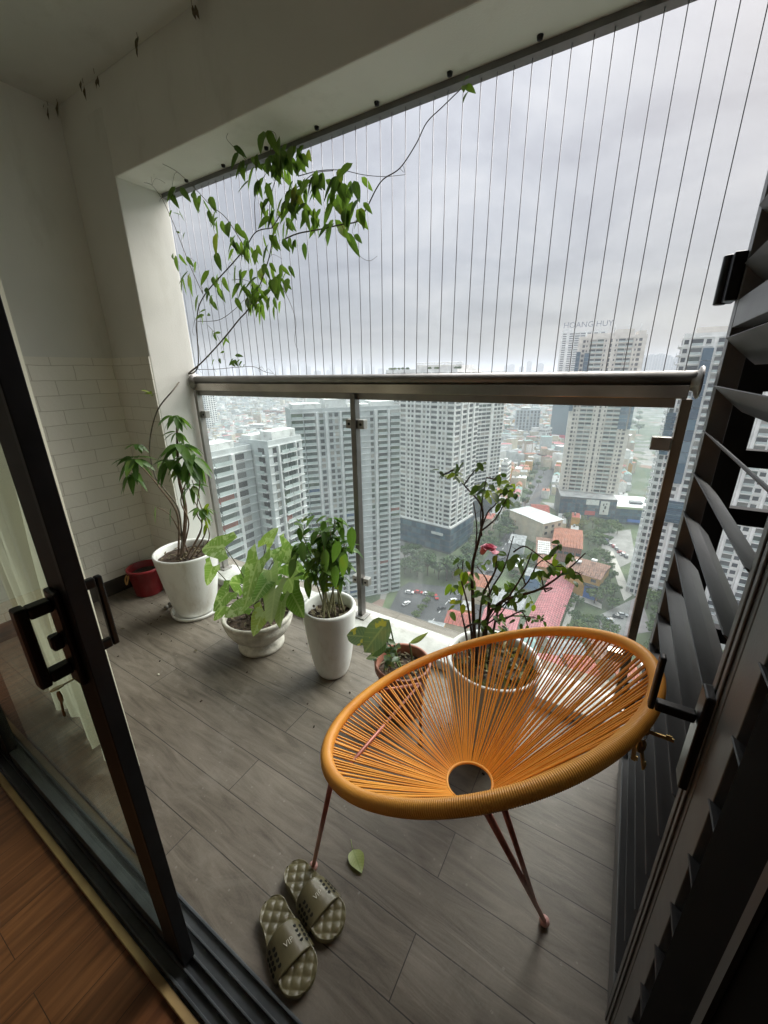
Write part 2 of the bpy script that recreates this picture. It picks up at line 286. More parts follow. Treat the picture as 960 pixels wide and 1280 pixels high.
# ------------------------------------------------------------------ mesh building
WL = {}
class MB:
    def __init__(s): s.v = []; s.f = []; s.mi = []; s.uv = {}; s.sm = []
    def vert(s, p, uv=None):
        s.v.append(tuple(p))
        if uv is not None: s.uv[len(s.v)-1] = uv
        return len(s.v)-1
    def face(s, idx, mi=0, sm=False): s.f.append(tuple(idx)); s.mi.append(mi); s.sm.append(sm)
    def box(s, x0, x1, y0, y1, z0, z1, mi=0):
        b = len(s.v)
        for z in (z0, z1):
            for x, y in ((x0, y0), (x1, y0), (x1, y1), (x0, y1)): s.v.append((x, y, z))
        for q in ((0, 3, 2, 1), (4, 5, 6, 7), (0, 1, 5, 4), (1, 2, 6, 5), (2, 3, 7, 6), (3, 0, 4, 7)): s.face([b+i for i in q], mi)
    def obox(s, c, ax, ay, az, hx, hy, hz, mi=0):
        c = Vector(c); b = len(s.v)
        for k in (-1, 1):
            for i, j in ((-1, -1), (1, -1), (1, 1), (-1, 1)): s.v.append(tuple(c + ax*(i*hx) + ay*(j*hy) + az*(k*hz)))
        for q in ((0, 3, 2, 1), (4, 5, 6, 7), (0, 1, 5, 4), (1, 2, 6, 5), (2, 3, 7, 6), (3, 0, 4, 7)): s.face([b+i for i in q], mi)
    def prism(s, poly, z0, z1, mi=0, top=None):
        n = len(poly); b = len(s.v)
        for z in (z0, z1):
            for p in poly: s.v.append((p[0], p[1], z))
        s.face([b+i for i in reversed(range(n))], mi); s.face([b+n+i for i in range(n)], mi if top is None else top)
        for i in range(n): s.face([b+i, b+(i+1) % n, b+n+(i+1) % n, b+n+i], mi)
    def tube(s, pts, r, n=8, mi=0, cap=True):
        pts = [Vector(p) for p in pts]; rs = r if isinstance(r, (list, tuple)) else [r]*len(pts)
        up = Vector((0, 0, 1)); prev = None; b = len(s.v)
        for i, p in enumerate(pts):
            d = (pts[min(i+1, len(pts)-1)] - pts[max(i-1, 0)])
            if d.length < 1e-9: d = Vector((0, 0, 1))
            d.normalize()
            if prev is None:
                a = d.cross(up) if abs(d.z) < .95 else d.cross(Vector((1, 0, 0)))
            else: a = prev - d*prev.dot(d)
            a.normalize(); prev = a; c = d.cross(a)
            for k in range(n):
                t = 2*math.pi*k/n; s.v.append(tuple(p + (a*math.cos(t) + c*math.sin(t))*rs[i]))
        for i in range(len(pts)-1):
            for k in range(n):
                s.face((b+i*n+k, b+i*n+(k+1) % n, b+(i+1)*n+(k+1) % n, b+(i+1)*n+k), mi, True)
        if cap:
            s.face([b+k for k in reversed(range(n))], mi); s.face([b+(len(pts)-1)*n+k for k in range(n)], mi)
    def lathe(s, prof, n=48, c=(0, 0, 0), mi=0, jit=None):
        b = len(s.v)
        for (r, z) in prof:
            for k in range(n):
                t = 2*math.pi*k/n; rr = r*(1 + (jit(t, z) if jit else 0)); s.v.append((c[0]+rr*math.cos(t), c[1]+rr*math.sin(t), c[2]+z))
        for i in range(len(prof)-1):
            for k in range(n): s.face((b+i*n+k, b+i*n+(k+1) % n, b+(i+1)*n+(k+1) % n, b+(i+1)*n+k), mi, True)
    def sphere(s, c, r, n=12, mi=0, sc=(1, 1, 1)):
        b = len(s.v); m = n//2
        for i in range(m+1):
            ph = math.pi*i/m
            for k in range(n):
                t = 2*math.pi*k/n; s.v.append((c[0]+r*sc[0]*math.sin(ph)*math.cos(t), c[1]+r*sc[1]*math.sin(ph)*math.sin(t), c[2]+r*sc[2]*math.cos(ph)))
        for i in range(m):
            for k in range(n): s.face((b+i*n+k, b+(i+1)*n+k, b+(i+1)*n+(k+1) % n, b+i*n+(k+1) % n), mi, True)
    def leaf(s, p, d, up, L, W, droop=.3, fold=.25, shape='ovate', mi=0, K=6, curl=0.0):
        p = Vector(p); d = Vector(d).normalized(); sd_ = d.cross(Vector(up))
        if sd_.length < 1e-4: sd_ = d.cross(Vector((1, .3, 0)))
        sd_.normalize(); nn = sd_.cross(d)
        prof = {'ovate': lambda t: (math.sin(math.pi*min(1, t**.75))**.8)*(1-.15*t),
                'round': lambda t: math.sin(math.pi*min(1, t**.85))**.55,
                'long': lambda t: math.sin(math.pi*min(1, t**.9))**.9,
                'arrow': lambda t: max(0, (1-t))**.75*(.82+.5*t)}[shape]
        rows = []
        for i in range(K+1):
            t = i/K; c = p + d*(L*t) - Vector((0, 0, 1))*(droop*L*t*t); w = W/2*prof(t)*1.0
            cc = nn*(fold*w)
            wv = curl*w*math.sin(t*9+p.x*40)
            l = s.vert(c - sd_*w + cc + nn*wv, (0.5-.5*w/(W/2), t)); m_ = s.vert(c, (.5, t)); r_ = s.vert(c + sd_*w + cc - nn*wv, (.5+.5*w/(W/2), t))
            rows.append((l, m_, r_))
        for i in range(K):
            a, b_ = rows[i], rows[i+1]
            s.face((a[0], a[1], b_[1], b_[0]), mi, True); s.face((a[1], a[2], b_[2], b_[1]), mi, True)
        if shape == 'arrow':
            for sg, k in ((-1, 0), (1, 2)):
                tip = p - d*(L*.36) + sd_*(sg*W*.34) + nn*(fold*W*.2); q = p - d*(L*.12) + sd_*(sg*W*.52) + nn*(fold*W*.3)
                ti = s.vert(tip, (.5+sg*.3, .05)); qi = s.vert(q, (.5+sg*.48, .05)); inn = s.vert(p - d*(L*.10) + sd_*(sg*W*.12), (.5+sg*.1, .02))
                o = rows[0][k]; ce = rows[0][1]
                if sg < 0: s.face((ce, o, qi, ti, inn), mi, True)
                else: s.face((ce, inn, ti, qi, o), mi, True)
    def build(s, name, mats, parent=None, origin=None):
        if not isinstance(mats, (list, tuple)): mats = [mats]
        if parent is not None: o3 = Vector(WL[parent.name])
        elif origin is not None: o3 = Vector(origin)
        else:
            xs = [v[0] for v in s.v]; ys = [v[1] for v in s.v]; zs = [v[2] for v in s.v]
            o3 = Vector(((min(xs)+max(xs))/2, (min(ys)+max(ys))/2, min(zs)))
        me = bpy.data.meshes.new(name)
        me.from_pydata([(v[0]-o3.x, v[1]-o3.y, v[2]-o3.z) for v in s.v], [], s.f)
        for m_ in mats: me.materials.append(m_)
        me.polygons.foreach_set('material_index', s.mi); me.polygons.foreach_set('use_smooth', s.sm)
        if s.uv:
            ul = me.uv_layers.new(name='UVMap')
            for l in me.loops: ul.data[l.index].uv = s.uv.get(l.vertex_index, (.5, .5))
        me.update()
        ob = bpy.data.objects.new(name, me); col.objects.link(ob)
        if parent is not None: ob.parent = parent; WL[ob.name] = tuple(o3)
        else: ob.location = o3; WL[ob.name] = tuple(o3)
        return ob
def tag(o, label=None, cat=None, group=None, kind=None):
    if label: o['label'] = label
    if cat: o['category'] = cat
    if group: o['group'] = group
    if kind: o['kind'] = kind
    return o
def thing(name, loc, label, cat, group=None):
    o = bpy.data.objects.new(name, None); o.empty_display_size = .1; col.objects.link(o); o.location = loc; WL[o.name] = tuple(loc)
    return tag(o, label, cat, group)
def part(name, mats, parent, fn, label=None):
    m = MB(); fn(m); o = m.build(name, mats, parent)
    if label: o['label'] = label
    return o
def bez(pts, n=6):
    """smooth path through points (Catmull-Rom)"""
    P = [Vector(p) for p in pts]; o = []
    for i in range(len(P)-1):
        a = P[max(i-1, 0)]; b = P[i]; c = P[i+1]; d = P[min(i+2, len(P)-1)]
        for k in range(n):
            t = k/n; o.append(.5*((2*b) + (c-a)*t + (2*a-5*b+4*c-d)*t*t + (3*b-a-3*c+d)*t**3))
    o.append(P[-1]); return o
def taper(r0, r1, n): return [r0+(r1-r0)*i/max(1, n-1) for i in range(n)]
def rv(): return Vector((random.uniform(-1, 1), random.uniform(-1, 1), random.uniform(-1, 1)))
def text_mesh(txt, size, depth):
    cu = bpy.data.curves.new('lettering', 'FONT'); cu.body = txt; cu.size = size; cu.extrude = depth; cu.align_x = 'CENTER'; cu.align_y = 'CENTER'; cu.resolution_u = 3
    ob = bpy.data.objects.new('lettering_tmp', cu); col.objects.link(ob)
    bpy.context.view_layer.update()
    me = bpy.data.meshes.new_from_object(ob.evaluated_get(bpy.context.evaluated_depsgraph_get()))
    bpy.data.objects.remove(ob); bpy.data.curves.remove(cu); return me

XW, YC, YG, ZB, ZC = -3.02, 1.50, 1.78, 2.52, 2.93    # left wall, column face, glass plane, beam soffit, ceiling
XR = .19                                                # louvre screen plane
# ================================================================== SETTING OF THE BALCONY
def struct(name, mats, fn):
    m = MB(); fn(m); return tag(m.build(name, mats, None, (0, 0, 0)), kind='structure')
struct('balcony_floor', [floor_tile], lambda m: m.box(XW-.2, 1.4, .318, 1.98, -.25, 0))
struct('room_floor', [room_wood], lambda m: m.box(-3.6, 2.6, -4.2, .186, -.25, -.004))
struct('ceiling', [ceil_m], lambda m: m.box(XW-.2, 1.4, .0, YC+.002, ZC, ZC+.2))
struct('room_ceiling', [ceil_m], lambda m: m.box(-3.8, 2.8, -4.4, -.002, 2.72, 2.95))
def room_walls(m):
    m.box(-3.8, -3.6, -4.2, .0, -.25, 2.719); m.box(2.6, 2.8, -4.2, .0, -.25, 2.719); m.box(-3.8, 2.8, -4.4, -4.202, -.25, 2.719)
struct('room_wall', [plaster], room_walls)

w = thing('balcony_wall', (XW, .8, 0), 'tall left side wall, plain plaster above and white brick panels below', 'wall')
part('plaster_face', plaster, w, lambda m: m.box(XW-.2, XW, .0, YC+.5, -.1, ZC+.2))
part('brick_cladding', brick_side, w, lambda m: m.box(XW, XW+.008, .0, YC-.001, .115, 1.615))
part('skirting', mat('skirting_tile', (.055, .048, .04), .5, vary=.3), w, lambda m: m.box(XW+.0005, XW+.016, .0, YC-.0005, 0, .112))
XCE = -2.585
w = thing('corner_column', (XCE-.2, YC+.2, 0), 'pale corner pillar beside the railing with brick panels on its lower inner face', 'pillar')
part('pillar_shaft', plaster, w, lambda m: m.box(XW+.001, XCE, YC, YG+.016, -.1, ZB+.3))
part('brick_cladding', brick_front, w, lambda m: m.box(XW+.009, XCE-.001, YC-.008, YC-.0005, .115, 1.615))
part('skirting', MATS['skirting_tile'], w, lambda m: m.box(XW+.017, XCE+.001, YC-.016, YC-.0007, 0, .112))
b = thing('edge_beam', (-1, YC, ZB), 'deep pale concrete beam across the top of the opening', 'beam')
part('beam_body', plaster, b, lambda m: m.box(XW+.002, 1.4, YC+.003, YG+.026, ZB, ZC+.4))
part('cable_rail', grey_metal, b, lambda m: m.box(XCE+.002, .9, YG-.022, YG+.022, ZB-.022, ZB-.001))
# little bolts of the cable rail
for i in range(9):
    part('bolt', dark_metal, b, lambda m: m.lathe([(0, -.012), (.009, -.010), (.011, 0)], 10, (-2.3+i*.31, YG-.05, ZB)))
k = MB(); k.box(XCE+.002, 1.2, 1.62, 1.80, .0, .055); k.box(XCE+.002, 1.2, 1.80, 1.86, -.03, .04)
tag(k.build('kerb', [kerb_m]), 'low white painted kerb under the glass railing', 'kerb')

# ------------------------------------------------------------------ railing
rl = thing('glass_railing', (-1.2, YG, 0), 'stainless steel and glass balustrade across the balcony front', 'railing')
X0, X1 = XCE+.004, .195
part('top_tube', steel_dull, rl, lambda m: m.tube([(X0, YG, 1.473), (X1, YG, 1.473)], .024, 20))
part('top_bar', steel, rl, lambda m: m.box(X0, X1-.03, YG-.022, YG+.022, 1.404, 1.450))
for x, sx in ((X0+.001, 1), (X1, -1)):
    def fl(m):
        pr = [(0, 0), (.052, 0), (.055, .004), (.052, .010), (.03, .018), (.026, .03)]
        for ring in (pr,):
            b0 = len(m.v); n = 28
            for r, z in ring:
                for kk in range(n):
                    t = 2*math.pi*kk/n; m.v.append((x+sx*z, YG+r*math.cos(t), 1.458+r*math.sin(t)))
            for i in range(len(ring)-1):
                for kk in range(n): m.face((b0+i*n+kk, b0+i*n+(kk+1) % n, b0+(i+1)*n+(kk+1) % n, b0+(i+1)*n+kk), 0, True)
    part('wall_flange', steel_dull, rl, fl)
posts = (-2.60+.045, -1.245, .165)
post_dark = mat('post_steel_dark', (.16, .155, .15), .35, .9, vary=.3, scale=6)
post_m = mat('post_steel', (.22, .175, .125), .26, 1.0, vary=.45, scale=3.5)
def clamp(m, x0, x1, z): m.box(x0, x1, YG-.020, YG+.018, z-.024, z+.024)
for i, px in enumerate(posts):
    hw = .016 if i else .013
    po = part('post', [steel_dull, post_dark, post_m][i], rl, lambda m: m.box(px-hw, px+hw, YG-.034, YG+.010, .058, 1.403))
    part('base_plate', steel_dull, rl, lambda m: m.box(px-.045, px+.045, YG-.060, YG+.018, .0555, .064))
    for z in (1.245, .30):
        if i == 0: s_ = ((px+hw+.001, px+hw+.045),)
        elif i == 1: s_ = ((px-hw-.042, px-hw-.001), (px+hw+.001, px+hw+.042))
        else: s_ = ((px-hw-.062, px-hw-.001),)
        for a_, b_ in s_:
            cl_ = part('glass_clamp', steel if i == 2 else steel_dull, rl, lambda m: clamp(m, a_, b_, z))
            if i < 2:
                sc = MB(); cx = (a_+b_)/2
                n = 12; b0 = len(sc.v)
                for r, y in ((0, -.0225), (.007, -.0225), (.008, -.020)):
                    for kk in range(n): sc.v.append((cx+r*math.cos(2*math.pi*kk/n), YG+y, z+r*math.sin(2*math.pi*kk/n)))
                for q in range(2):
                    for kk in range(n): sc.face((b0+q*n+kk, b0+q*n+(kk+1) % n, b0+(q+1)*n+(kk+1) % n, b0+(q+1)*n+kk))
                sc.build('screw', dark_metal, cl_)
for a_, b_ in ((posts[0]+.022, posts[1]-.026), (posts[1]+.026, posts[2]-.028)):
    part('glass_pane', rail_glass, rl, lambda m: m.box(a_, b_, YG-.006, YG+.006, .075, 1.380))
# thin bright channel under the bar
part('glass_channel', steel_dull, rl, lambda m: m.box(X0+.03, X1-.06, YG-.009, YG+.009, 1.372, 1.4035))

# ------------------------------------------------------------------ safety cables
i = 0; x = .1445
lab = 'thin steel safety cable strung straight between handrail and beam'
proto = None
while x > XCE+.01:
    dx = random.uniform(-.004, .004)
    if proto is None:
        m = MB(); m.tube([(0, 0, 0), (0, 0, ZB-.022-1.496)], .0016, 6); proto = m.build('safety_cable', netsteel, None, (0, 0, 0)); o = proto
    else:
        o = proto.copy(); col.objects.link(o)
    o.location = (x+dx, YG, 1.496); tag(o, lab, 'cable', 'vertical safety cables above the handrail')
    x -= .0612

# ------------------------------------------------------------------ louvred screen on the right
def louvre_leaf(label, y0, y1, zs, stile_far, stile_near, gr):
    t = thing('louvre_shutter', (XR, (y0+y1)/2, .02), label, 'shutter', gr)
    sf = MB(); sf.box(XR, XR+.045, y1-stile_far, y1, .02, 2.5); sf.build('stile', grey_metal, t)
    sn = MB(); sn.box(XR, XR+.045, y0, y0+stile_near, .02, 2.5)
    for q in (.3, .62): sn.box(XR-.004, XR-.0005, y0+stile_near*q-.006, y0+stile_near*q+.006, .02, 2.5)
    sn.build('stile', grey_metal, t)
    rb = MB(); rb.box(XR, XR+.045, y0+stile_near, y1-stile_far, .02, .10); rb.build('bottom_rail', grey_metal, t)
    rt = MB(); rt.box(XR, XR+.045, y0+stile_near, y1-stile_far, 2.44, 2.5); rt.build('top_rail', grey_metal, t)
    rm = MB(); rm.box(XR+.001, XR+.044, y0+stile_near, y1-stile_far, 1.60, 1.665)
    if y1-y0 > .4: rm.build('middle_rail', grey_metal, t)
    a, b_ = y0+stile_near+.001, y1-stile_far-.001
    base = None
    for z in zs:
        m = MB(); th = rad(42); wd = .098
        # a blade: thin airfoil, outer edge lower
        for k_ in range(1):
            pr = []
            for u in (0, .15, .5, .85, 1): pr.append((u*wd, .0045*math.sin(math.pi*min(.97, max(.03, u)))+.0012))
            up_ = [(XR-.006+math.cos(th)*u+math.sin(th)*h, z-math.sin(th)*u+math.cos(th)*h) for u, h in pr]
            lo_ = [(XR-.006+math.cos(th)*u-math.sin(th)*h*.4, z-math.sin(th)*u-math.cos(th)*h*.4) for u, h in reversed(pr)]
            poly = up_+lo_; n = len(poly); b0 = len(m.v)
            for y in (a, b_):
                for px, pz in poly: m.v.append((px, y, pz))
            m.face([b0+i_ for i_ in range(n)]); m.face([b0+n+i_ for i_ in reversed(range(n))])
            for i_ in range(n): m.face((b0+i_, b0+n+i_, b0+n+(i_+1) % n, b0+(i_+1) % n))
        if base is None:
            base = m.build('blade', blade_m, t); z0 = z
        else:
            o = base.copy(); col.objects.link(o); o.parent = t; o.location = (0, 0, z-z0)
    return t
zs = [.16+.118*k for k in range(13) if .16+.118*k < 1.585] + [1.745+.118*k for k in range(6)]
SH = louvre_leaf('dark grey louvred shutter leaf with the pull handle, beside the orange chair', .652, 1.465, zs, .05, .072, 'louvred shutters')
SH2 = louvre_leaf('narrow near louvred shutter leaf between the handle leaf and the black jamb', .25, .648, [.10+.118*k for k in range(20)], .075, .03, 'louvred shutters')
for z in (1.72, 2.33, .35):
    hg = part('hinge', black_plastic, SH, lambda m: (m.box(XR-.028, XR-.001, 1.425, 1.50, z-.055, z+.055), m.tube([(XR-.03, 1.48, z-.058), (XR-.03, 1.48, z+.058)], .014, 12)))
def hnd(m):
    m.box(XR-.016, XR-.001, .668, .708, .825, 1.02)
hd = part('handle_plate', black_plastic, SH, hnd)
def grip(m):
    m.box(XR-.072, XR-.0165, .680, .698, .955, .972)
    m.box(XR-.082, XR-.0725, .680, .698, .955, 1.06)
grip_m = MB(); grip(grip_m); grip_m.build('grip', black_plastic, hd)
# black housing behind the louvres (service ledge)
hb = thing('service_recess', (.6, 1.3, 0), 'black service recess behind the louvred shutter', 'recess')
blk = mat('recess_paint', (.006, .006, .007), .9)
part('back_panel', blk, hb, lambda m: m.box(.80, .84, .55, 2.0, -.1, 2.6))
part('side_pier', blk, hb, lambda m: m.box(XR+.05, .325, 1.60, 1.78, -.1, 2.6))
part('roof_panel', blk, hb, lambda m: m.box(XR+.05, .80, .5, 2.0, 2.5, 2.6))
part('floor_panel', blk, hb, lambda m: m.box(XR+.05, .80, .5, 1.6, -.05, .02))
for z in (.55, 1.02, 1.22, 1.46, 1.9):
    part('cross_bar', blk, hb, lambda m: m.box(.3255, .80, 1.72, 1.76, z-.028, z+.028))
jb = thing('door_jamb', (XR, .2, 0), 'black door jamb close to the camera at right', 'door jamb')
jamb_m = mat('jamb_black', (.0022, .002, .002), .75, vary=.3, spec=.06)
part('jamb_post', jamb_m, jb, lambda m: m.box(XR-.012, XR+.25, -.35, .508, -.004, 2.7))
part('jamb_bead', mat('jamb_edge', (.03, .03, .032), .35, .2), jb, lambda m: m.box(XR-.018, XR-.0125, .36, .375, .0, 2.7))
part('jamb_stop', jamb_m, jb, lambda m: m.box(XR-.022, XR-.0125, .06, .26, .0, 2.7))
# keys on the handle
def key_mesh(m, p, d, s_, L, bow):
    p = Vector(p); d = Vector(d).normalized(); s_ = Vector(s_); n = d.cross(s_).normalized(); s_ = n.cross(d)
    m.obox(p+d*(L*.62), d, s_, n, L*.38, .0035, .001)
    b0 = len(m.v); K = 14
    for k_ in (-1, 1):
        for i_ in range(K):
            t = 2*math.pi*i_/K; m.v.append(tuple(p + d*(bow*math.cos(t)) + s_*(bow*1.05*math.sin(t)) + n*(.0012*k_)))
    m.face([b0+i_ for i_ in reversed(range(K))]); m.face([b0+K+i_ for i_ in range(K)])
    for i_ in range(K): m.face((b0+i_, b0+(i_+1) % K, b0+K+(i_+1) % K, b0+K+i_))
    m.obox(p+d*(L*.82)+s_*.0045, d, s_, n, L*.1, .0025, .0009)
KZ = .165
kb = thing('key_bunch', (XR-.04, .69, .74+KZ), 'two dull brass keys hanging from the shutter handle lock', 'keys')
part('lock_key', brass, kb, lambda m: key_mesh(m, (XR-.078, .69, .735+KZ), (1, 0, 0), (0, 0, 1), .045, .011))
part('hanging_key', brass, kb, lambda m: key_mesh(m, (XR-.085, .69, .705+KZ), (.1, .1, -1), (1, -.3, 0), .05, .013))
part('hanging_key', brass, kb, lambda m: key_mesh(m, (XR-.075, .688, .70+KZ), (.25, -.1, -1), (.6, .8, 0), .046, .012))
def ringm(m):
    pts = [(XR-.080+.010*math.cos(t), .69, .722+KZ+.012*math.sin(t)) for t in [2*math.pi*i_/14 for i_ in range(15)]]
    m.tube(pts, .0009, 6)
part('key_ring', steel_dull, kb, ringm)

# ------------------------------------------------------------------ sliding door and its track
tr = thing('door_track', (-1.2, .25, 0), 'dark aluminium sliding door track along the room threshold', 'door track')
def trk(m):
    xa, xb = -3.0, XR-.03
    m.box(xa, xb, .188, .318, -.05, .004)
    for y, z, w_ in ((.196, .022, .006), (.224, .018, .005), (.252, .020, .005), (.282, .018, .005), (.311, .016, .006)): m.box(xa, xb, y-w_/2, y+w_/2, .0035, z)
part('track_body', track_m, tr, trk)
part('wood_strip', beige_wood, tr, lambda m: m.box(-3.0, XR-.03, .168, .1875, -.05, .012))
DX0, DX1, DY0, DY1 = -2.02, -.772, .226, .256
dr = thing('sliding_door', (-1.4, .245, .02), 'black framed sliding glass door leaf pulled open at left', 'door')
part('stile', [dark_metal, brownframe], dr, lambda m: (m.box(DX1-.014, DX1, DY0, DY1, .021, 2.6), m.box(DX1-.088, DX1-.0145, DY0+.002, DY1-.002, .021, 2.6, 1)))
part('stile', [dark_metal], dr, lambda m: m.box(DX0, DX0+.10, DY0, DY1, .021, 2.6))
part('bottom_rail', [track_m], dr, lambda m: m.box(DX0+.1005, DX1-.0885, DY0+.002, DY1-.002, .021, .075))
part('top_rail', [dark_metal], dr, lambda m: m.box(DX0+.1005, DX1-.0885, DY0+.002, DY1-.002, 2.5, 2.6))
part('glass_pane', door_glass, dr, lambda m: m.box(DX0+.09, DX1-.085, DY0+.011, DY1-.011, .06, 2.52))
def ihandle(m):
    y0, yo = DY0+.0015, DY0-.045; x0_, x1_ = DX1-.070, DX1-.042
    m.box(x0_-.006, x1_+.012, y0-.012, y0, .945, 1.145)
    m.box(x0_+.001, x1_-.001, yo, y0-.012, 1.108, 1.131); m.box(x0_+.001, x1_-.001, yo, y0-.012, .975, .998)
    m.box(x0_, x1_, yo-.018, yo, .972, 1.134)
    m.box(x0_+.004, x1_-.004, y0-.030, y0-.0125, 1.03, 1.06)
HZ = 0.0
def ihandle2(m):
    m2 = MB(); ihandle(m2)
    for v in m2.v: m.v.append((v[0], v[1], v[2]+HZ))
    m.f = m2.f; m.mi = m2.mi; m.sm = m2.sm
part('inner_handle', black_plastic, dr, ihandle2)
part('outer_handle', black_plastic, dr, lambda m: (m.box(DX1-.072, DX1-.034, DY1+.0005, DY1+.010, .935, 1.15), m.box(DX1-.060, DX1-.046, DY1+.032, DY1+.044, .985, 1.14), m.box(DX1-.060, DX1-.046, DY1+.0105, DY1+.0315, .985, 1.005), m.box(DX1-.060, DX1-.046, DY1+.0105, DY1+.0315, 1.12, 1.14)))
kb = thing('key_bunch', (DX1-.05, .19, .95), 'brass key hanging from the lock under the sliding door handle', 'keys')
part('lock_key', brass, kb, lambda m: key_mesh(m, (DX1-.056, DY0-.040, .955), (0, 1, 0), (1, 0, .4), .04, .011))
part('hanging_key', brass, kb, lambda m: key_mesh(m, (DX1-.056, DY0-.040, .935), (.05, -.1, -1), (1, 0, 0), .042, .011))
# fixed frame post at the far left
fx = MB(); fx.box(-2.12, -2.03, .20, .31, .005, 2.6); tag(fx.build('door_post', [dark_metal]), 'dark fixed frame post at the far left of the sliding door', 'door post')
# curtain
def curtain(m):
    n = 90; zs_ = [.04+.05*i_ for i_ in range(52)]
    b0 = len(m.v)
    for z in zs_:
        for i_ in range(n):
            u = i_/(n-1); x = -2.30+.82*u
            y = .47+.035*math.sin(u*38+math.sin(u*9)*1.4)*(1-.25*z/2.6)+.012*math.sin(u*90+z*2)+.02*math.sin(z*2+u*5)
            m.v.append((x+.012*math.sin(z*3+u*20), y, z + (.03*math.sin(u*17) if z < .06 else 0)))
    for j in range(len(zs_)-1):
        for i_ in range(n-1): m.face((b0+j*n+i_, b0+j*n+i_+1, b0+(j+1)*n+i_+1, b0+(j+1)*n+i_), 0, True)
m = MB(); curtain(m); tag(m.build('curtain', [curtain_m]), 'long cream curtain seen through the sliding door glass', 'curtain')

# ------------------------------------------------------------------ pots
def pot_profile(kind, H, rr, rb):
    if kind == 'tapered':
        p = [(0, .0), (rb*.80, 0), (rb*.93, .008), (rb, .03)]
        for i_ in range(1, 9):
            t = i_/8; p.append((rb+(rr-rb)*(t**.75), .03+(H-.045)*t))
        p += [(rr*1.005, H-.006), (rr*.985, H), (rr*.93, H-.002), (rr*.90, H-.012), (rr*.88, H-.06)]
        return p
    if kind == 'tall':
        p = [(0, 0), (rb*.72, 0), (rb*.88, .010), (rb, .035), (rb*1.12, .08)]
        for i_ in range(1, 8):
            t = i_/7; p.append((rb*1.12+(rr-rb*1.12)*t**.8, .08+(H-.10)*t))
        p += [(rr*1.0, H-.008), (rr*.97, H), (rr*.89, H-.001), (rr*.84, H-.012), (rr*.82, H-.07)]
        return p
    if kind == 'bowl':
        return [(0, 0), (.118, 0), (.128, .006), (.130, .022), (.120, .034), (.102, .046), (.098, .056), (.125, .075), (.158, .105), (.180, .145), (.190, .175), (.184, .183), (.188, .195), (.197, .205), (.195, .222), (.186, .226), (.176, .220), (.172, .19)]
    if kind == 'plastic':
        return [(0, 0), (rb*.95, 0), (rb, .004), (rr*.9, H-.045), (rr*.92, H-.04), (rr*.99, H-.036), (rr, H-.004), (rr*.99, H), (rr*.92, H), (rr*.90, H-.006), (rr*.84, H-.08)]
def add_pot(parent, X, Y, z0, kind, H, rr, rb, m_, soil_z, soil_r):
    part('pot', m_, parent, lambda m: m.lathe(pot_profile(kind, H, rr, rb), 64, (X, Y, z0), jit=lambda t, z: .006*math.sin(2*t+z*5)))
    def so(m):
        K = 10; n = 36; b0 = len(m.v)
        for i_ in range(K+1):
            r = soil_r*i_/K
            for k_ in range(n):
                t = 2*math.pi*k_/n; x_, y_ = X+r*math.cos(t), Y+r*math.sin(t)
                m.v.append((x_, y_, z0+soil_z+.012*noise.noise(Vector((x_*30, y_*30, 0)))+.008*noise.noise(Vector((x_*80, y_*80, 3)))+.01*(1-i_/K)))
        for i_ in range(K):
            for k_ in range(n): m.face((b0+i_*n+k_, b0+i_*n+(k_+1) % n, b0+(i_+1)*n+(k_+1) % n, b0+(i_+1)*n+k_))
        for q in range(60):
            a = random.uniform(0, 6.28); r = soil_r*.92*math.sqrt(random.random()); c = (X+r*math.cos(a), Y+r*math.sin(a), z0+soil_z+.010)
            d = Vector((random.uniform(-1, 1), random.uniform(-1, 1), random.uniform(-.1, .5)))
            m.leaf(c, d, (0, 0, 1), random.uniform(.015, .05), random.uniform(.006, .02), .1, .3, 'ovate', 1, 3)
    part('soil', [soil, dirt_leaf], parent, so)

# leaf materials
lf_sch = leaf_mat('leaf_umbrella_tree', (.035, .090, .020), (.11, .21, .045), (.16, .26, .08), .3)
lf_syn = leaf_mat('leaf_arrowhead', (.12, .24, .05), (.28, .42, .13), (.60, .66, .42), .5, patch=((.50, .60, .38), .55, 28))
lf_tall = leaf_mat('leaf_glossy', (.035, .085, .020), (.13, .23, .045), (.14, .24, .07), .25)
lf_var = leaf_mat('leaf_variegated', (.035, .075, .035), (.16, .22, .13), (.5, .5, .25), .3, patch=((.50, .42, .07), .60, 20))
lf_rose = leaf_mat('leaf_rose', (.025, .060, .018), (.10, .15, .030), (.12, .16, .06), .25, .35)
lf_rose_y = leaf_mat('leaf_rose_young', (.10, .16, .015), (.22, .27, .03), (.25, .3, .08), .25, .45)
lf_vine = leaf_mat('leaf_vine', (.026, .060, .016), (.115, .180, .036), (.17, .24, .09), .25, .38)
lf_floor = leaf_mat('leaf_fallen', (.30, .36, .10), (.36, .42, .14), (.16, .25, .05), .5, .25)

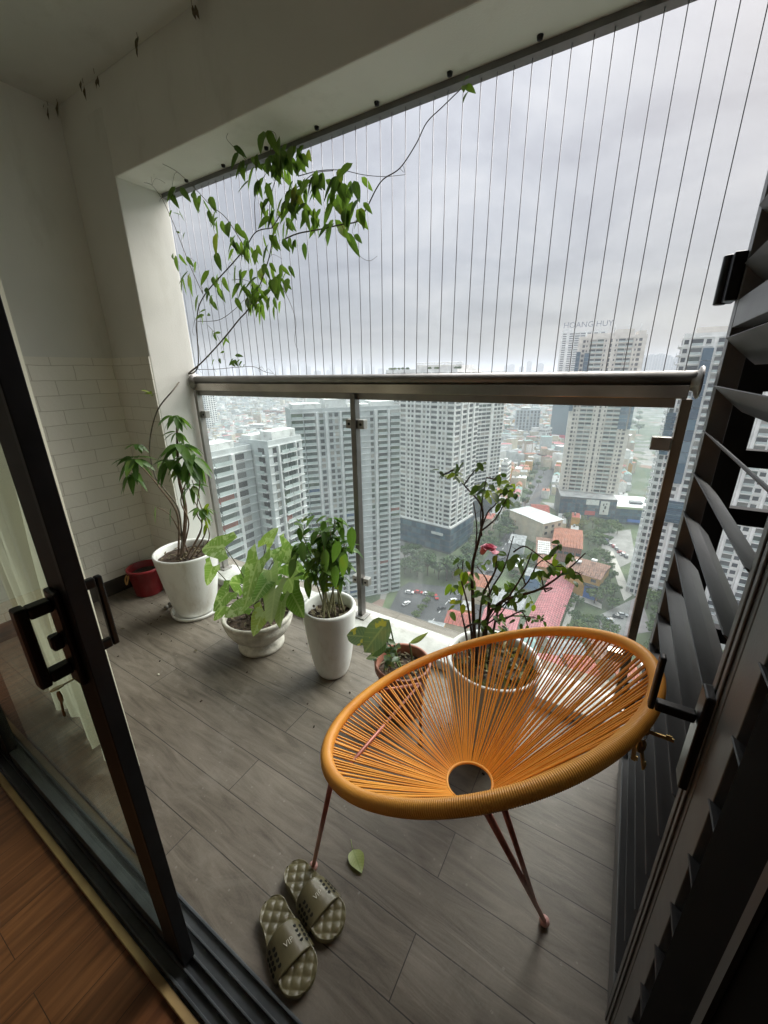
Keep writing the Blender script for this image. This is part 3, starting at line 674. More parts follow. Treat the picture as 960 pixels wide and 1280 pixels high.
# --- big white pot with umbrella tree
BX, BY = -2.30, 1.325
sc_ = MB(); sc_.lathe([(0, .003), (.14, .003), (.146, .012), (.150, .024), (.156, .025), (.154, .010), (.148, 0), (0, 0)], 48, (BX, BY, 0))
tag(sc_.build('plant_saucer', [white_glaze]), 'round white saucer under the largest white pot', 'saucer')
bp_ = thing('potted_tree', (BX, BY, .012), 'umbrella tree in the big tapered white pot beside the pillar', 'potted plant', 'potted plants along the railing')
add_pot(bp_, BX, BY, .0045, 'tapered', .44, .192, .125, white_glaze, .39, .172)
def cluster(m, c, rad_, n, L, W, droop, shape, face=(0.1, -.7, .2), up=(0, 0, 1)):
    c = Vector(c)
    for i_ in range(n):
        a = 2*math.pi*i_/n+random.uniform(-.3, .3); el_ = random.uniform(-.75, .35)
        d = Vector((math.cos(a)*math.cos(el_), math.sin(a)*math.cos(el_), math.sin(el_)))
        p = c + d*rad_*random.uniform(.1, .5)
        m.leaf(p, d+Vector((0, 0, -.15)), Vector(up)+rv()*.3, L*random.uniform(.75, 1.15), W*random.uniform(.8, 1.15), droop*random.uniform(.6, 1.4), .22, shape)
trunk_pts = bez([(BX-.055, BY+.0, .39), atY(232, 640, BY), atY(224, 600, BY-.01), atY(222, 566, BY-.02), atY(221, 530, BY)])
def st(m):
    m.tube(trunk_pts, taper(.013, .005, len(trunk_pts)), 8)
    def br(pts, r0, r1):
        q = bez(pts); m.tube(q, taper(r0, r1, len(q)), 6)
    base = [(BX+dx, BY+dy, .395) for dx, dy in ((-.03, -.04), (.0, -.05), (.03, -.03), (.06, -.02), (-.02, .03), (.05, .03))]
    br([base[0], atY(222, 645, BY-.04), atY(200, 610, BY-.06), atY(183, 590, BY-.05), atY(170, 577, BY-.03)], .007, .003)
    br([base[1], atY(236, 655, BY-.03), atY(226, 625, BY-.03), atY(238, 590, BY-.02), atY(243, 575, BY)], .005, .003)
    br([base[2], atY(252, 660, BY-.03), atY(246, 640, BY-.02), atY(250, 600, BY), atY(246, 585, BY)], .005, .002)
    br([base[3], atY(258, 662, BY), atY(250, 630, BY), atY(240, 600, BY)], .005, .002)
    br([base[4], atY(218, 652, BY-.05), atY(208, 640, BY-.06), atY(196, 634, BY-.07)], .005, .002)
    br([base[2], atY(250, 668, BY-.02), atY(252, 650, BY-.02), atY(254, 640, BY-.02)], .004, .002)
    br([base[5], atY(262, 668, BY+.05), atY(240, 620, BY+.04), atY(230, 590, BY+.03)], .004, .002)
part('stem', [bark], bp_, st)
def fol(m):
    cluster(m, atY(226, 556, BY-.03), .05, 14, 0.124, 0.050, .55, 'ovate')
    cluster(m, atY(212, 575, BY-.06), .05, 11, 0.112, 0.046, .6, 'ovate')
    cluster(m, atY(238, 570, BY), .05, 12, 0.120, 0.048, .6, 'ovate')
    cluster(m, atY(232, 585, BY), .04, 9, 0.104, 0.044, .7, 'ovate')
    cluster(m, atY(219, 519, BY), .04, 12, 0.092, 0.034, .35, 'ovate')
    cluster(m, atY(221, 540, BY), .03, 8, 0.080, 0.029, .3, 'ovate')
    cluster(m, atY(168, 573, BY-.03), .05, 15, 0.116, 0.050, .45, 'ovate')
    cluster(m, atY(165, 592, BY-.05), .04, 10, 0.096, 0.044, .6, 'ovate')
    cluster(m, atY(172, 555, BY), .03, 8, 0.072, 0.028, .2, 'ovate')
    for px, py in ((195, 632), (214, 634), (232, 607)):
        m.leaf(atY(px, py, BY-.06), (.1, -.3, -.9), (-.5, -1, .2), .11, .048, .1, .2)
    cluster(m, atY(252, 636, BY-.02), .03, 9, 0.080, 0.036, .4, 'ovate')
    cluster(m, atY(240, 606, BY), .03, 7, 0.080, 0.032, .4, 'ovate')
part('foliage', [lf_sch], bp_, fol)
def yfol(m):
    for k_ in range(4): m.leaf(atY(186+k_*2, 490+k_, BY), (math.cos(k_*1.7), -.3, .2*math.sin(k_)), (0, -.6, 1), .055, .024, .2, .2)
part('young_leaf_tuft', [lf_rose_y], bp_, yfol, 'pale yellow green young leaves')
def yfol2(m):
    for k_ in range(6): m.leaf(atY(258+random.uniform(-4, 4), 630+k_*5, BY), (random.uniform(-1, 1), -.4, -.7), (0, -1, .3), .06, .026, .2, .2)
part('young_leaf_tuft', [lf_rose_y], bp_, yfol2, 'yellow green young leaves low beside the glass')

# --- red bucket
rbx, rby = -2.82, 1.30
rb_ = thing('bucket', (rbx, rby, 0), 'small red plastic bucket of dark soil in the wall corner', 'bucket')
part('bucket_body', red_plastic, rb_, lambda m: m.lathe([(0, 0), (.084, 0), (.088, .004), (.108, .185), (.114, .186), (.116, .205), (.110, .209), (.103, .206), (.098, .13)], 48, (rbx, rby, 0)))
part('soil', soil, rb_, lambda m: m.lathe([(0, .162), (.05, .166), (.101, .158)], 32, (rbx, rby, 0), jit=lambda t, z: .02*math.sin(5*t)))
part('rope_handle', mat('cream_rope', (.6, .35, .12), .8), rb_, lambda m: m.tube(bez([(rbx-.03, rby-.112, .175), (rbx-.05, rby-.118, .14), (rbx-.03, rby-.125, .11), (rbx-.01, rby-.118, .15), (rbx+.0, rby-.114, .18)]), .005, 8))
# a few pebbles behind the big pot
for k_, (dx, dy) in enumerate(((-.20, -.06), (-.185, -.10), (-.225, -.02))):
    m = MB(); m.sphere((BX+dx, BY+dy, .014), .02-.004*k_, 10, 0, (1.2, .9, .75))
    for i_, v in enumerate(m.v):
        q = Vector(v); m.v[i_] = tuple(q + Vector((1, 1, 1))*.003*noise.noise(q*80))
    tag(m.build('pebble', [pebble_m]), ('grey pebble lying against the big white pot', 'smaller grey pebble in front of the other two by the white pot', 'small pebble nearest the red bucket')[k_], 'pebble', 'pebbles beside the big pot')

# --- arrowhead plant in stone bowl
SX, SY = -1.635, 1.29
sp = thing('potted_arrowhead', (SX, SY, 0), 'arrowhead plant with pale veined leaves in the footed grey stone bowl', 'potted plant', 'potted plants along the railing')
add_pot(sp, SX, SY, .0005, 'bowl', .226, .195, .13, stone, .185, .172)
LV = [(281, 684, 1.22, .17, .12, (-1, -.2, -.05)), (266, 708, 1.18, .11, .08, (-.3, -.4, -1)), (323, 700, 1.20, .22, .13, (.0, -.5, -.75)), (352, 686, 1.30, .16, .10, (.9, -.3, .0)),
      (338, 712, 1.24, .15, .11, (.7, -.6, -.3)), (344, 736, 1.16, .16, .12, (.4, -.7, -.7)), (361, 722, 1.26, .15, .11, (.8, -.4, -.5)), (286, 740, 1.16, .13, .09, (-.5, -.6, -.7)),
      (282, 757, 1.14, .13, .08, (-.8, -.3, -.8)), (306, 757, 1.14, .12, .08, (-.7, -.7, -.3)), (330, 764, 1.12, .12, .09, (.1, -.8, -.6)), (357, 705, 1.32, .15, .09, (.9, .2, -.3)),
      (312, 716, 1.34, .14, .10, (-.6, .3, .1)), (333, 680, 1.36, .13, .08, (.2, .4, .6)), (320, 742, 1.18, .13, .09, (-.3, -.7, -.5)), (365, 742, 1.2, .13, .10, (.9, -.3, -.6)), (300, 730, 1.3, .12, .09, (-.9, .1, -.1)), (346, 698, 1.36, .14, .10, (.3, .5, .3)),
      (352, 752, 1.14, .12, .09, (.5, -.7, -.6)), (336, 725, 1.2, .14, .1, (.1, -.8, -.3))]
def syn(m):
    for px, py, Y, L, W, d in LV: m.leaf(atY(px, py, Y), d, Vector((0, -1, .6))+rv()*.3, L*.95, W*1.5, .16, .16, 'arrow', 1 if (px, py) in ((344, 736), (361, 722), (338, 712), (352, 752)) else 0, 6, .06)
def synst(m):
    for px, py, Y, L, W, d in LV:
        p = atY(px, py, Y); b_ = Vector((SX+random.uniform(-.05, .05), SY+random.uniform(-.05, .05), .19))
        mid = (p+b_)/2 + Vector((0, 0, .05)); q = bez([b_, mid, p]); m.tube(q, taper(.0035, .0022, len(q)), 6)
part('petiole_cluster', [mat('petiole', (.10, .10, .05), .5, vary=.3)], sp, synst)
lf_synp = leaf_mat('leaf_arrowhead_pale', (.34, .46, .20), (.50, .60, .36), (.66, .72, .50), .5)
part('foliage', [lf_syn, lf_synp], sp, syn)

# --- tall white pot
TX, TY = -1.135, 1.325
tp = thing('potted_shrub', (TX, TY, 0), 'glossy bushy shrub on thin stems in the narrow tall white pot', 'potted plant', 'potted plants along the railing')
add_pot(tp, TX, TY, .0005, 'tall', .41, .136, .088, white_glaze, .345, .113)
random.seed(21)
stems = []
for k_ in range(14):
    a = random.uniform(0, 6.28); r = random.uniform(.01, .08)
    b_ = Vector((TX+r*math.cos(a), TY+r*math.sin(a), .35))
    px = random.uniform(372, 436); py = random.uniform(644, 684)
    t_ = atY(px, py, TY+random.uniform(-.09, .09))
    stems.append(bez([b_, b_*.6+t_*.4+Vector((0, 0, .03)), t_]))
part('stem', [mat('shrub_stem', (.20, .19, .10), .7, vary=.3)], tp, lambda m: [m.tube(q, taper(.0045, .002, len(q)), 6) for q in stems])
def tf(m):
    for q in stems:
        n = len(q)
        for k_ in range(int(n*.55), n):
            for j in range(4):
                d = Vector((random.uniform(-1, 1), random.uniform(-1, 1), random.uniform(-.7, .25)))
                L = random.uniform(.04, .08); m.leaf(q[k_]+rv()*.03, d, Vector((0, 0, 1))+rv()*.3, L, L*.48, .4, .25, 'ovate', 0, 5)
    for px, py in ((385, 735), (420, 720), (432, 706), (369, 712), (407, 700), (425, 690), (440, 672), (378, 690)):
        m.leaf(atY(px, py-14, TY-.08), (random.uniform(-.3, .3), -.3, -1), (0, -1, .3), .10, .052, .1, .2)
part('foliage', [lf_tall], tp, tf)
part('young_leaf_tuft', [lf_rose_y], tp, lambda m: [m.leaf(atY(404+4*k_, 736+random.uniform(-4, 4), TY-.06), (math.cos(k_*1.3), -.4, .3), (0, -.5, 1), .05, .026, .2, .2) for k_ in range(5)], 'bright yellow green new leaves at the base')

# --- small terracotta pot
CX, CY = -.70, 1.30
cp = thing('potted_philodendron', (CX, CY, 0), 'grey green plant with a yellow blotched leaf in the small terracotta pot', 'potted plant', 'potted plants along the railing')
add_pot(cp, CX, CY, .0005, 'plastic', .265, .128, .092, terracotta, .215, .108)
part('foliage', [lf_var, mat('yellow_blotch', (.5, .36, .03), .5)], cp, lambda m: (
    m.leaf(atY(464, 797, 1.20), (-1, -.25, -.05), (0, -.8, 1), .115, .085, .05, .15, 'round', 0, 7),
    m.leaf(atY(486, 775, 1.24), (-.35, -.55, -.6), (-.3, -1, .4), .16, .125, .1, .12, 'round', 0, 7),
    m.leaf(atY(512, 804, 1.20), (.9, .15, .75), (.2, -1, .2), .10, .022, -.1, .9, 'long', 0, 7),
    [m.leaf(atY(484+random.uniform(-14, 16), 815+random.uniform(-10, 12), 1.26), (random.uniform(-1, 1), -.5, random.uniform(-.1, .9)), (0, -.5, 1), random.uniform(.05, .10), random.uniform(.02, .035), .2, .3, 'long') for _ in range(26)],
    m.leaf(atY(482, 798, 1.22), (-.6, -.4, -.9), (0, -1, .4), .10, .07, .1, .2, 'round', 0, 6)))
part('stem', [greenstem], cp, lambda m: [m.tube(bez([(CX+dx, CY, .215), ((CX+dx)*.5+p.x*.5, CY-.02, .3), p]), .0035, 6) for dx, p in ((0, atY(486, 775, 1.24)), (-.01, atY(464, 797, 1.2)), (.03, atY(512, 804, 1.2)), (.0, atY(482, 798, 1.22)))])

# --- rose bush in large white pot
RX, RY = -.315, 1.365
rp = thing('potted_rose', (RX, RY, 0), 'leggy rose bush with one pink bloom in the wide white pot behind the chair', 'potted plant', 'potted plants along the railing')
add_pot(rp, RX, RY, .0005, 'tapered', .40, .188, .135, white_glaze, .345, .170)
RB = [[(598, 800), (591, 747), (591, 706), (601, 664), (602, 633), (580, 606), (567, 587)], [(602, 660), (610, 640), (619, 631), (625, 618)],
      [(606, 800), (609, 780), (613, 741), (630, 710), (642, 670)], [(604, 802), (607, 779), (627, 752), (673, 737), (707, 714), (732, 691)], [(620, 765), (657, 731), (672, 705), (690, 695)],
      [(595, 800), (586, 765), (577, 727), (572, 706)], [(600, 800), (600, 770), (605, 740), (618, 715), (622, 690)], [(612, 795), (622, 765), (640, 740), (655, 715), (665, 690)],
      [(591, 800), (581, 785), (576, 760), (577, 740)], [(602, 670), (601, 640), (608, 597)], [(601, 664), (618, 650), (624, 640)], [(602, 800), (612, 760), (609, 727), (596, 708)], [(707, 714), (722, 716), (727, 722)],
      [(673, 737), (690, 735), (682, 740)], [(618, 778), (640, 770), (668, 772), (682, 778)], [(630, 775), (652, 765), (660, 785)], [(642, 690), (655, 683), (668, 690), (690, 706), (705, 708)], [(594, 690), (596, 660), (592, 628)]]
random.seed(5)
for _ in range(16):
    b0_ = random.choice(RB[:14]); k_ = random.randrange(1, len(b0_)); p_ = b0_[k_]; q_ = (p_[0]+random.uniform(-28, 34), p_[1]+random.uniform(-42, 6))
    RB.append([p_, ((p_[0]+q_[0])/2+random.uniform(-5, 5), (p_[1]+q_[1])/2+random.uniform(-3, 6)), q_])
rose_paths = []
for i_, ch in enumerate(RB):
    yo = random.uniform(-.06, .06); n = len(ch); pts = []
    for j, (px, py) in enumerate(ch):
        pts.append(atY(px, py, RY+yo*(j/(n-1)) - .01))
    if py and ch[0][1] > 790: pts[0] = Vector((pts[0].x, RY+random.uniform(-.02, .02), .345))
    rose_paths.append(bez(pts, 8))
def rst(m):
    for i_, q in enumerate(rose_paths):
        r0 = .0085 if i_ in (0, 3) else .0055 if RB[i_][0][1] > 780 else .0032
        m.tube(q, taper(r0, .0016, len(q)), 7)
        for k_ in range(3, len(q)-2, 3):          # thorns and twigs
            d = rv(); d.z = abs(d.z)*.6; m.tube([q[k_], q[k_]+d.normalized()*random.uniform(.008, .03)], [.0014, .0004], 4, 0, False)
part('stem', [darkbark], rp, rst)
def sprig(m, px, py, n, L, spread=10, mi=0):
    for _ in range(n):
        c = atY(px+random.uniform(-spread, spread), py+random.uniform(-spread, spread)*.8, RY+random.uniform(-.08, .08))
        m.leaf(c, (random.uniform(-1, 1), random.uniform(-.6, .3), random.uniform(-.8, .2)), Vector((0, -.4, 1))+rv()*.5, L*random.uniform(.5, .95), L*.5*random.uniform(.7, 1.1), .3, .2, 'round', mi, 5)
def rf(m):
    for ch in RB[18:]: sprig(m, ch[-1][0], ch[-1][1], 4, .04, 5)
    for px, py, n, L, s_ in ((567, 590, 5, .05, 7), (575, 580, 3, .04, 6), (600, 612, 7, .052, 8), (612, 610, 5, .05, 8), (630, 608, 4, .05, 6), (628, 624, 4, .045, 6), (586, 722, 5, .05, 8), (632, 692, 2, .055, 3),
                             (646, 700, 3, .06, 5), (672, 692, 2, .06, 3), (668, 715, 5, .045, 8), (692, 712, 5, .042, 6), (710, 712, 5, .045, 6), (722, 722, 4, .04, 5), (686, 706, 4, .04, 6), (714, 694, 4, .038, 5),
                             (562, 765, 1, .06, 2), (634, 728, 3, .05, 4), (618, 738, 6, .045, 9), (600, 742, 5, .045, 8), (640, 748, 4, .04, 8), (625, 770, 5, .04, 9), (655, 740, 3, .04, 5), (568, 738, 4, .04, 6), (650, 775, 8, .035, 14), (672, 772, 7, .03, 10), (630, 786, 8, .035, 10), (605, 705, 4, .045, 6), (616, 696, 3, .04, 5)):
        sprig(m, px, py, n, L, s_)
def rfy(m):
    for px, py, n, L, s_ in ((580, 714, 4, .06, 6), (568, 728, 4, .055, 6), (590, 735, 3, .05, 6), (610, 612, 5, .048, 6), (640, 606, 3, .045, 5), (700, 706, 4, .04, 6), (695, 695, 3, .04, 5), (572, 596, 3, .045, 5), (632, 613, 3, .04, 4), (575, 756, 4, .04, 7), (660, 750, 3, .03, 8)): sprig(m, px, py, n, L, s_, 1)
part('foliage', [lf_rose, lf_rose_y], rp, lambda m: (rf(m), rfy(m)))
def bloom(m):
    c = atY(611, 687, RY-.05)
    for k_ in range(22):
        a = k_*2.4; t = k_/22; r = .004+.016*t
        d = Vector((math.cos(a)*t, math.sin(a)*t, 1-.9*t))
        m.leaf(c+Vector((math.cos(a), math.sin(a), 0))*r*.3, d, Vector((math.cos(a), math.sin(a), .2)), .020+.014*t, .026+.012*t, .25*t, -.4, 'round', 0, 4)
part('rose_bloom', [petal_m], rp, bloom)
def litter(m):
    for _ in range(160):
        a = random.uniform(0, 6.28); r = .16*math.sqrt(random.random()); c = Vector((RX+r*math.cos(a), RY+r*math.sin(a), .36+random.uniform(0, .03)))
        m.leaf(c, rv(), rv(), random.uniform(.02, .05), random.uniform(.01, .022), .2, .3, 'ovate', 0, 3)
part('leaf_litter', [leaf_mat('litter_leaf', (.05, .04, .012), (.17, .16, .045), (.2, .2, .1), .2, .2)], rp, litter)

# --- climbing vine over the cables
random.seed(11)
def vp(px, py):
    p = atY(px, py, YG-.035)
    if p.z > ZB+.02: p = atZ(px, py, ZB-.035)
    elif p.z > ZB-.03: p.z = ZB-.03
    return p
vn = thing('climbing_vine', tuple(atY(236, 470, YG-.04)), 'leafy green vine climbing from the handrail corner up the safety cables', 'climbing plant')
def vz(L): return [vp(160+x/3, 160+y/3) for x, y in L]
VP = [(vz([(200, 940), (265, 890), (350, 800), (415, 720), (450, 680), (490, 600), (525, 500), (540, 430), (545, 380)]), .0048, .0022),
      (vz([(215, 925), (262, 895), (258, 720), (285, 630), (390, 510), (440, 450), (480, 390), (540, 375)]), .0042, .0024),
      (vz([(440, 450), (370, 340), (310, 290), (250, 225), (185, 165), (130, 135)]), .0024, .001),
      (vz([(280, 620), (230, 510), (180, 380), (145, 300), (125, 255), (90, 215), (60, 205)]), .0022, .001),
      (vz([(540, 375), (575, 320), (620, 240), (650, 210), (700, 170), (770, 160)]), .0026, .0014),
      (vz([(590, 415), (640, 395), (720, 380), (800, 362), (860, 350), (890, 310), (930, 230), (960, 190), (1020, 150), (1080, 60), (1120, -20), (1180, -80), (1250, -148)]), .0034, .0016),
      (vz([(640, 180), (720, 160), (800, 158), (880, 175), (960, 182), (1040, 175)]), .002, .0008),
      (vz([(258, 905), (320, 905), (400, 898), (470, 895), (515, 915), (545, 920)]), .002, .0012),
      (vz([(262, 725), (340, 720), (400, 680), (440, 640)]), .002, .001), (vz([(300, 740), (340, 790), (360, 870)]), .0014, .0008),
      (vz([(570, 580), (610, 660), (630, 730), (625, 800), (645, 845)]), .0014, .0006), (vz([(480, 390), (475, 280), (490, 220), (530, 150)]), .002, .0012),
      (vz([(545, 380), (530, 320), (540, 240), (560, 160), (550, 60), (555, 30), (540, 12)]), .002, .001), (vz([(800, 362), (840, 430), (870, 480), (905, 498), (935, 480)]), .0013, .0006),
      (vz([(455, 125), (420, 95), (395, 70), (370, 40), (375, 20)]), .0015, .0008), (vz([(390, 570), (440, 570), (500, 600)]), .0016, .001)]
# the woody stem from the floor pots up to the corner of the rail
VP.append(([Vector((BX+.0, BY-.03, .395)), atY(224, 640, BY), atY(206, 612, BY+.03), atY(194, 595, BY+.05), atY(187, 558, BY+.08), atY(196, 515, BY+.13), atY(217, 487, 1.55), vp(229, 472), vp(250, 455)], .0052, .004))
def vst(m):
    for pts, r0, r1 in VP:
        q = bez(pts, 6); m.tube(q, taper(r0, r1, len(q)), 6)
    for _ in range(26):     # tendrils
        pts, r0, r1 = random.choice(VP[:8]); p = random.choice(pts); d = rv(); d.y *= .3
        q = bez([p, p+d*.03+Vector((0, 0, .02)), p+d*.07, p+d*.08+Vector((.02, 0, -.02))], 4); m.tube(q, [.0008]*len(q), 4)
part('stem', [vine_bark], vn, vst)
CL = [(215, 225, 25, 3), (285, 275, 30, 3), (325, 340, 35, 4), (400, 420, 40, 5), (400, 85, 12, 1), (455, 125, 25, 3), (480, 210, 15, 1), (545, 130, 40, 9), (600, 130, 50, 12), (650, 100, 30, 5), (530, 210, 20, 3), (540, 310, 30, 5), (590, 370, 30, 4), (640, 300, 25, 5), (660, 240, 40, 8), (700, 330, 30, 6), (720, 210, 40, 8), (800, 200, 50, 11), (790, 280, 30, 6), (870, 310, 35, 6), (750, 350, 20, 2), (780, 370, 15, 2), (830, 410, 20, 2), (640, 430, 20, 3), (540, 430, 25, 3), (470, 470, 40, 8), (440, 540, 25, 4), (365, 490, 15, 1), (335, 570, 25, 4), (215, 490, 30, 3), (230, 570, 25, 3), (300, 640, 25, 4), (440, 610, 25, 5), (460, 650, 20, 3), (500, 650, 30, 7), (560, 520, 25, 4), (570, 580, 35, 8), (545, 650, 15, 2), (520, 600, 25, 4), (345, 885, 15, 2), (415, 890, 30, 6), (290, 715, 15, 3), (330, 780, 12, 2), (355, 795, 10, 2), (545, 40, 16, 3), (1285, -112, 8, 3), (165, 325, 12, 2), (185, 395, 10, 1)]
def vfol(m):
    for x, y, r, n in CL:
        small = y > 700 or x < 200 or x > 1000
        for _ in range(int(n*1.7+.5)):
            p = vp(160+(x+random.gauss(0, r*.55))/3, 160+(y-14+random.gauss(0, r*.5))/3) + Vector((0, random.uniform(-.07, .05), 0))
            L = random.uniform(.050, .105)*(.65 if small else 1)
            d = Vector((random.uniform(-.95, .95), random.uniform(-.6, .4), -random.uniform(.5, 1) if not small else random.uniform(-1, .2)))
            m.leaf(p, d, Vector((random.uniform(-.6, .6), -1, .5)), L, L*random.uniform(.36, .46), .15, .35, 'ovate', 0, 5)
part('foliage', [lf_vine], vn, vfol)

# cobwebs / dry curled leaves along the ceiling edge
random.seed(3)
for k_, (px, py) in enumerate(((60, 132), (72, 130), (104, 104), (118, 92), (172, 48), (240, 8))):
    p = atZ(px, py, ZC-.02)
    if p.y > YC-.03: p = atY(px, py, YC-.03)
    m = MB(); 
    for _ in range(2): m.leaf(p+rv()*.012, (random.uniform(-.6, .6), -.2, -1), (0, -1, .3), random.uniform(.04, .075), .017, .1, .5, 'long', 0, 5, .3)
    m.tube(bez([p, p+Vector((0, 0, .02)), (p.x, p.y, ZC-.001)], 3), .0012, 4)
    tag(m.build('withered_leaf', [dirt_leaf]), ('withered dark leaf tuft hanging in the ceiling corner nearest the wall', 'second dark tuft hanging right beside the corner one', 'dark wisp hanging where the ceiling meets the beam, left of a paired wisp', 'dark curled wisp paired with another on the ceiling edge', 'thin single dark wisp hanging from the middle of the ceiling edge', 'dark wisp at the top of the photo on the ceiling edge')[k_], 'withered leaf', 'dark withered tufts along the ceiling edge')

# ------------------------------------------------------------------ Acapulco-style chair
RC = Vector((-.22, .813, .721)); NN = Vector((-.46, .17, .87)).normalized()
U = Vector((0, 0, 1)).cross(NN).normalized(); V = NN.cross(U)
RR = .402
ch = thing('lounge_chair', (RC.x, RC.y, 0), 'round orange corded lounge chair on pink metal legs', 'chair')
def rimp(t, r=RR): return RC + (U*math.cos(t)+V*math.sin(t))*r
def rim(m):
    n, k = 3900, 12; b0 = len(m.v); ridges = 650
    for i_ in range(n):
        t = 2*math.pi*i_/n; c = rimp(t); ra = (c-RC).normalized(); ph = (t*ridges) % (2*math.pi)
        r = .0142 + .0011*abs(math.sin(ph/2))
        for j in range(k):
            a = 2*math.pi*j/k; m.v.append(tuple(c + (ra*math.cos(a)+NN*math.sin(a))*r))
    for i_ in range(n):
        for j in range(k): m.face((b0+i_*k+j, b0+((i_+1) % n)*k+j, b0+((i_+1) % n)*k+(j+1) % k, b0+i_*k+(j+1) % k), 0, True)
part('rim', [orange], ch, rim)
HC = Vector((-.22, .814, .40)); HN = Vector((-.14, .05, 1)).normalized(); HU = U - HN*U.dot(HN); HU.normalize(); HV = HN.cross(HU); HR = .064
def hole(m):
    pts = [HC + (HU*math.cos(t)+HV*math.sin(t))*HR for t in [2*math.pi*i_/48 for i_ in range(49)]]; m.tube(pts, .0045, 8)
part('centre_ring', [orange], ch, hole)
NCORD = 168
def cord(m, i_):
    t = 2*math.pi*(i_+.4*random.uniform(-1, 1))/NCORD
    a = rimp(t, RR-.004) - NN*.013; b_ = HC + (HU*math.cos(t)+HV*math.sin(t))*HR
    mid = (a+b_)/2 + rv()*.0024 - NN*.004
    m.tube([a, a*.75+b_*.25+(mid-(a+b_)/2)*.7, mid, a*.25+b_*.75+(mid-(a+b_)/2)*.7, b_], [.0026, .0025, .0023, .0021, .0016], 6, 0, False)
order = sorted(range(NCORD), key=lambda i_: (rimp(2*math.pi*i_/NCORD)-EYE).length)
far_ = set(order[:34] + order[-34:])
rest_m = MB()
for i_ in range(NCORD):
    if i_ in far_: cord(rest_m, i_)
    else:
        m = MB(); cord(m, i_); m.build('cord', [orange], ch)
if rest_m.v: tag(rest_m.build('cord_weave', [orange], ch), kind='stuff')
F1, F2, F3 = Vector((-.632, .579, .014)), Vector((.027, .814, .014)), Vector((-.535, 1.160, .014))
J = Vector((-.54, 1.15, .33))
def nearest_rim(px, py):
    best = min((i_ for i_ in range(360)), key=lambda i_: (proj(rimp(rad(i_)))[0]-px)**2+(proj(rimp(rad(i_)))[1]-py)**2); return rimp(rad(best)) - NN*.016
R1 = nearest_rim(405, 968); R2 = nearest_rim(560, 815); R3 = nearest_rim(470, 855)
part('leg', [rose_metal], ch, lambda m: m.tube([R1, F1], .0062, 10))
part('leg', [rose_metal], ch, lambda m: (m.tube([J+Vector((0, 0, .0)), F3], .0062, 10), m.tube([R3, J], .0062, 10)))
R5 = nearest_rim(604, 1006)+NN*.004; R6 = nearest_rim(628, 1000)+NN*.004
part('leg', [rose_metal], ch, lambda m: m.tube([F2, R5], .0062, 10))
part('brace', [rose_metal], ch, lambda m: m.tube([F2+(R5-F2)*.24, R6], .0052, 8))
part('brace', [rose_metal], ch, lambda m: m.tube([R1*.93+F1*.07, J], .005, 8))
for f in (F1, F2, F3): part('foot_cap', [pink_plastic], ch, lambda m: m.sphere(f, .0145, 16, 0, (1, 1, .95)))

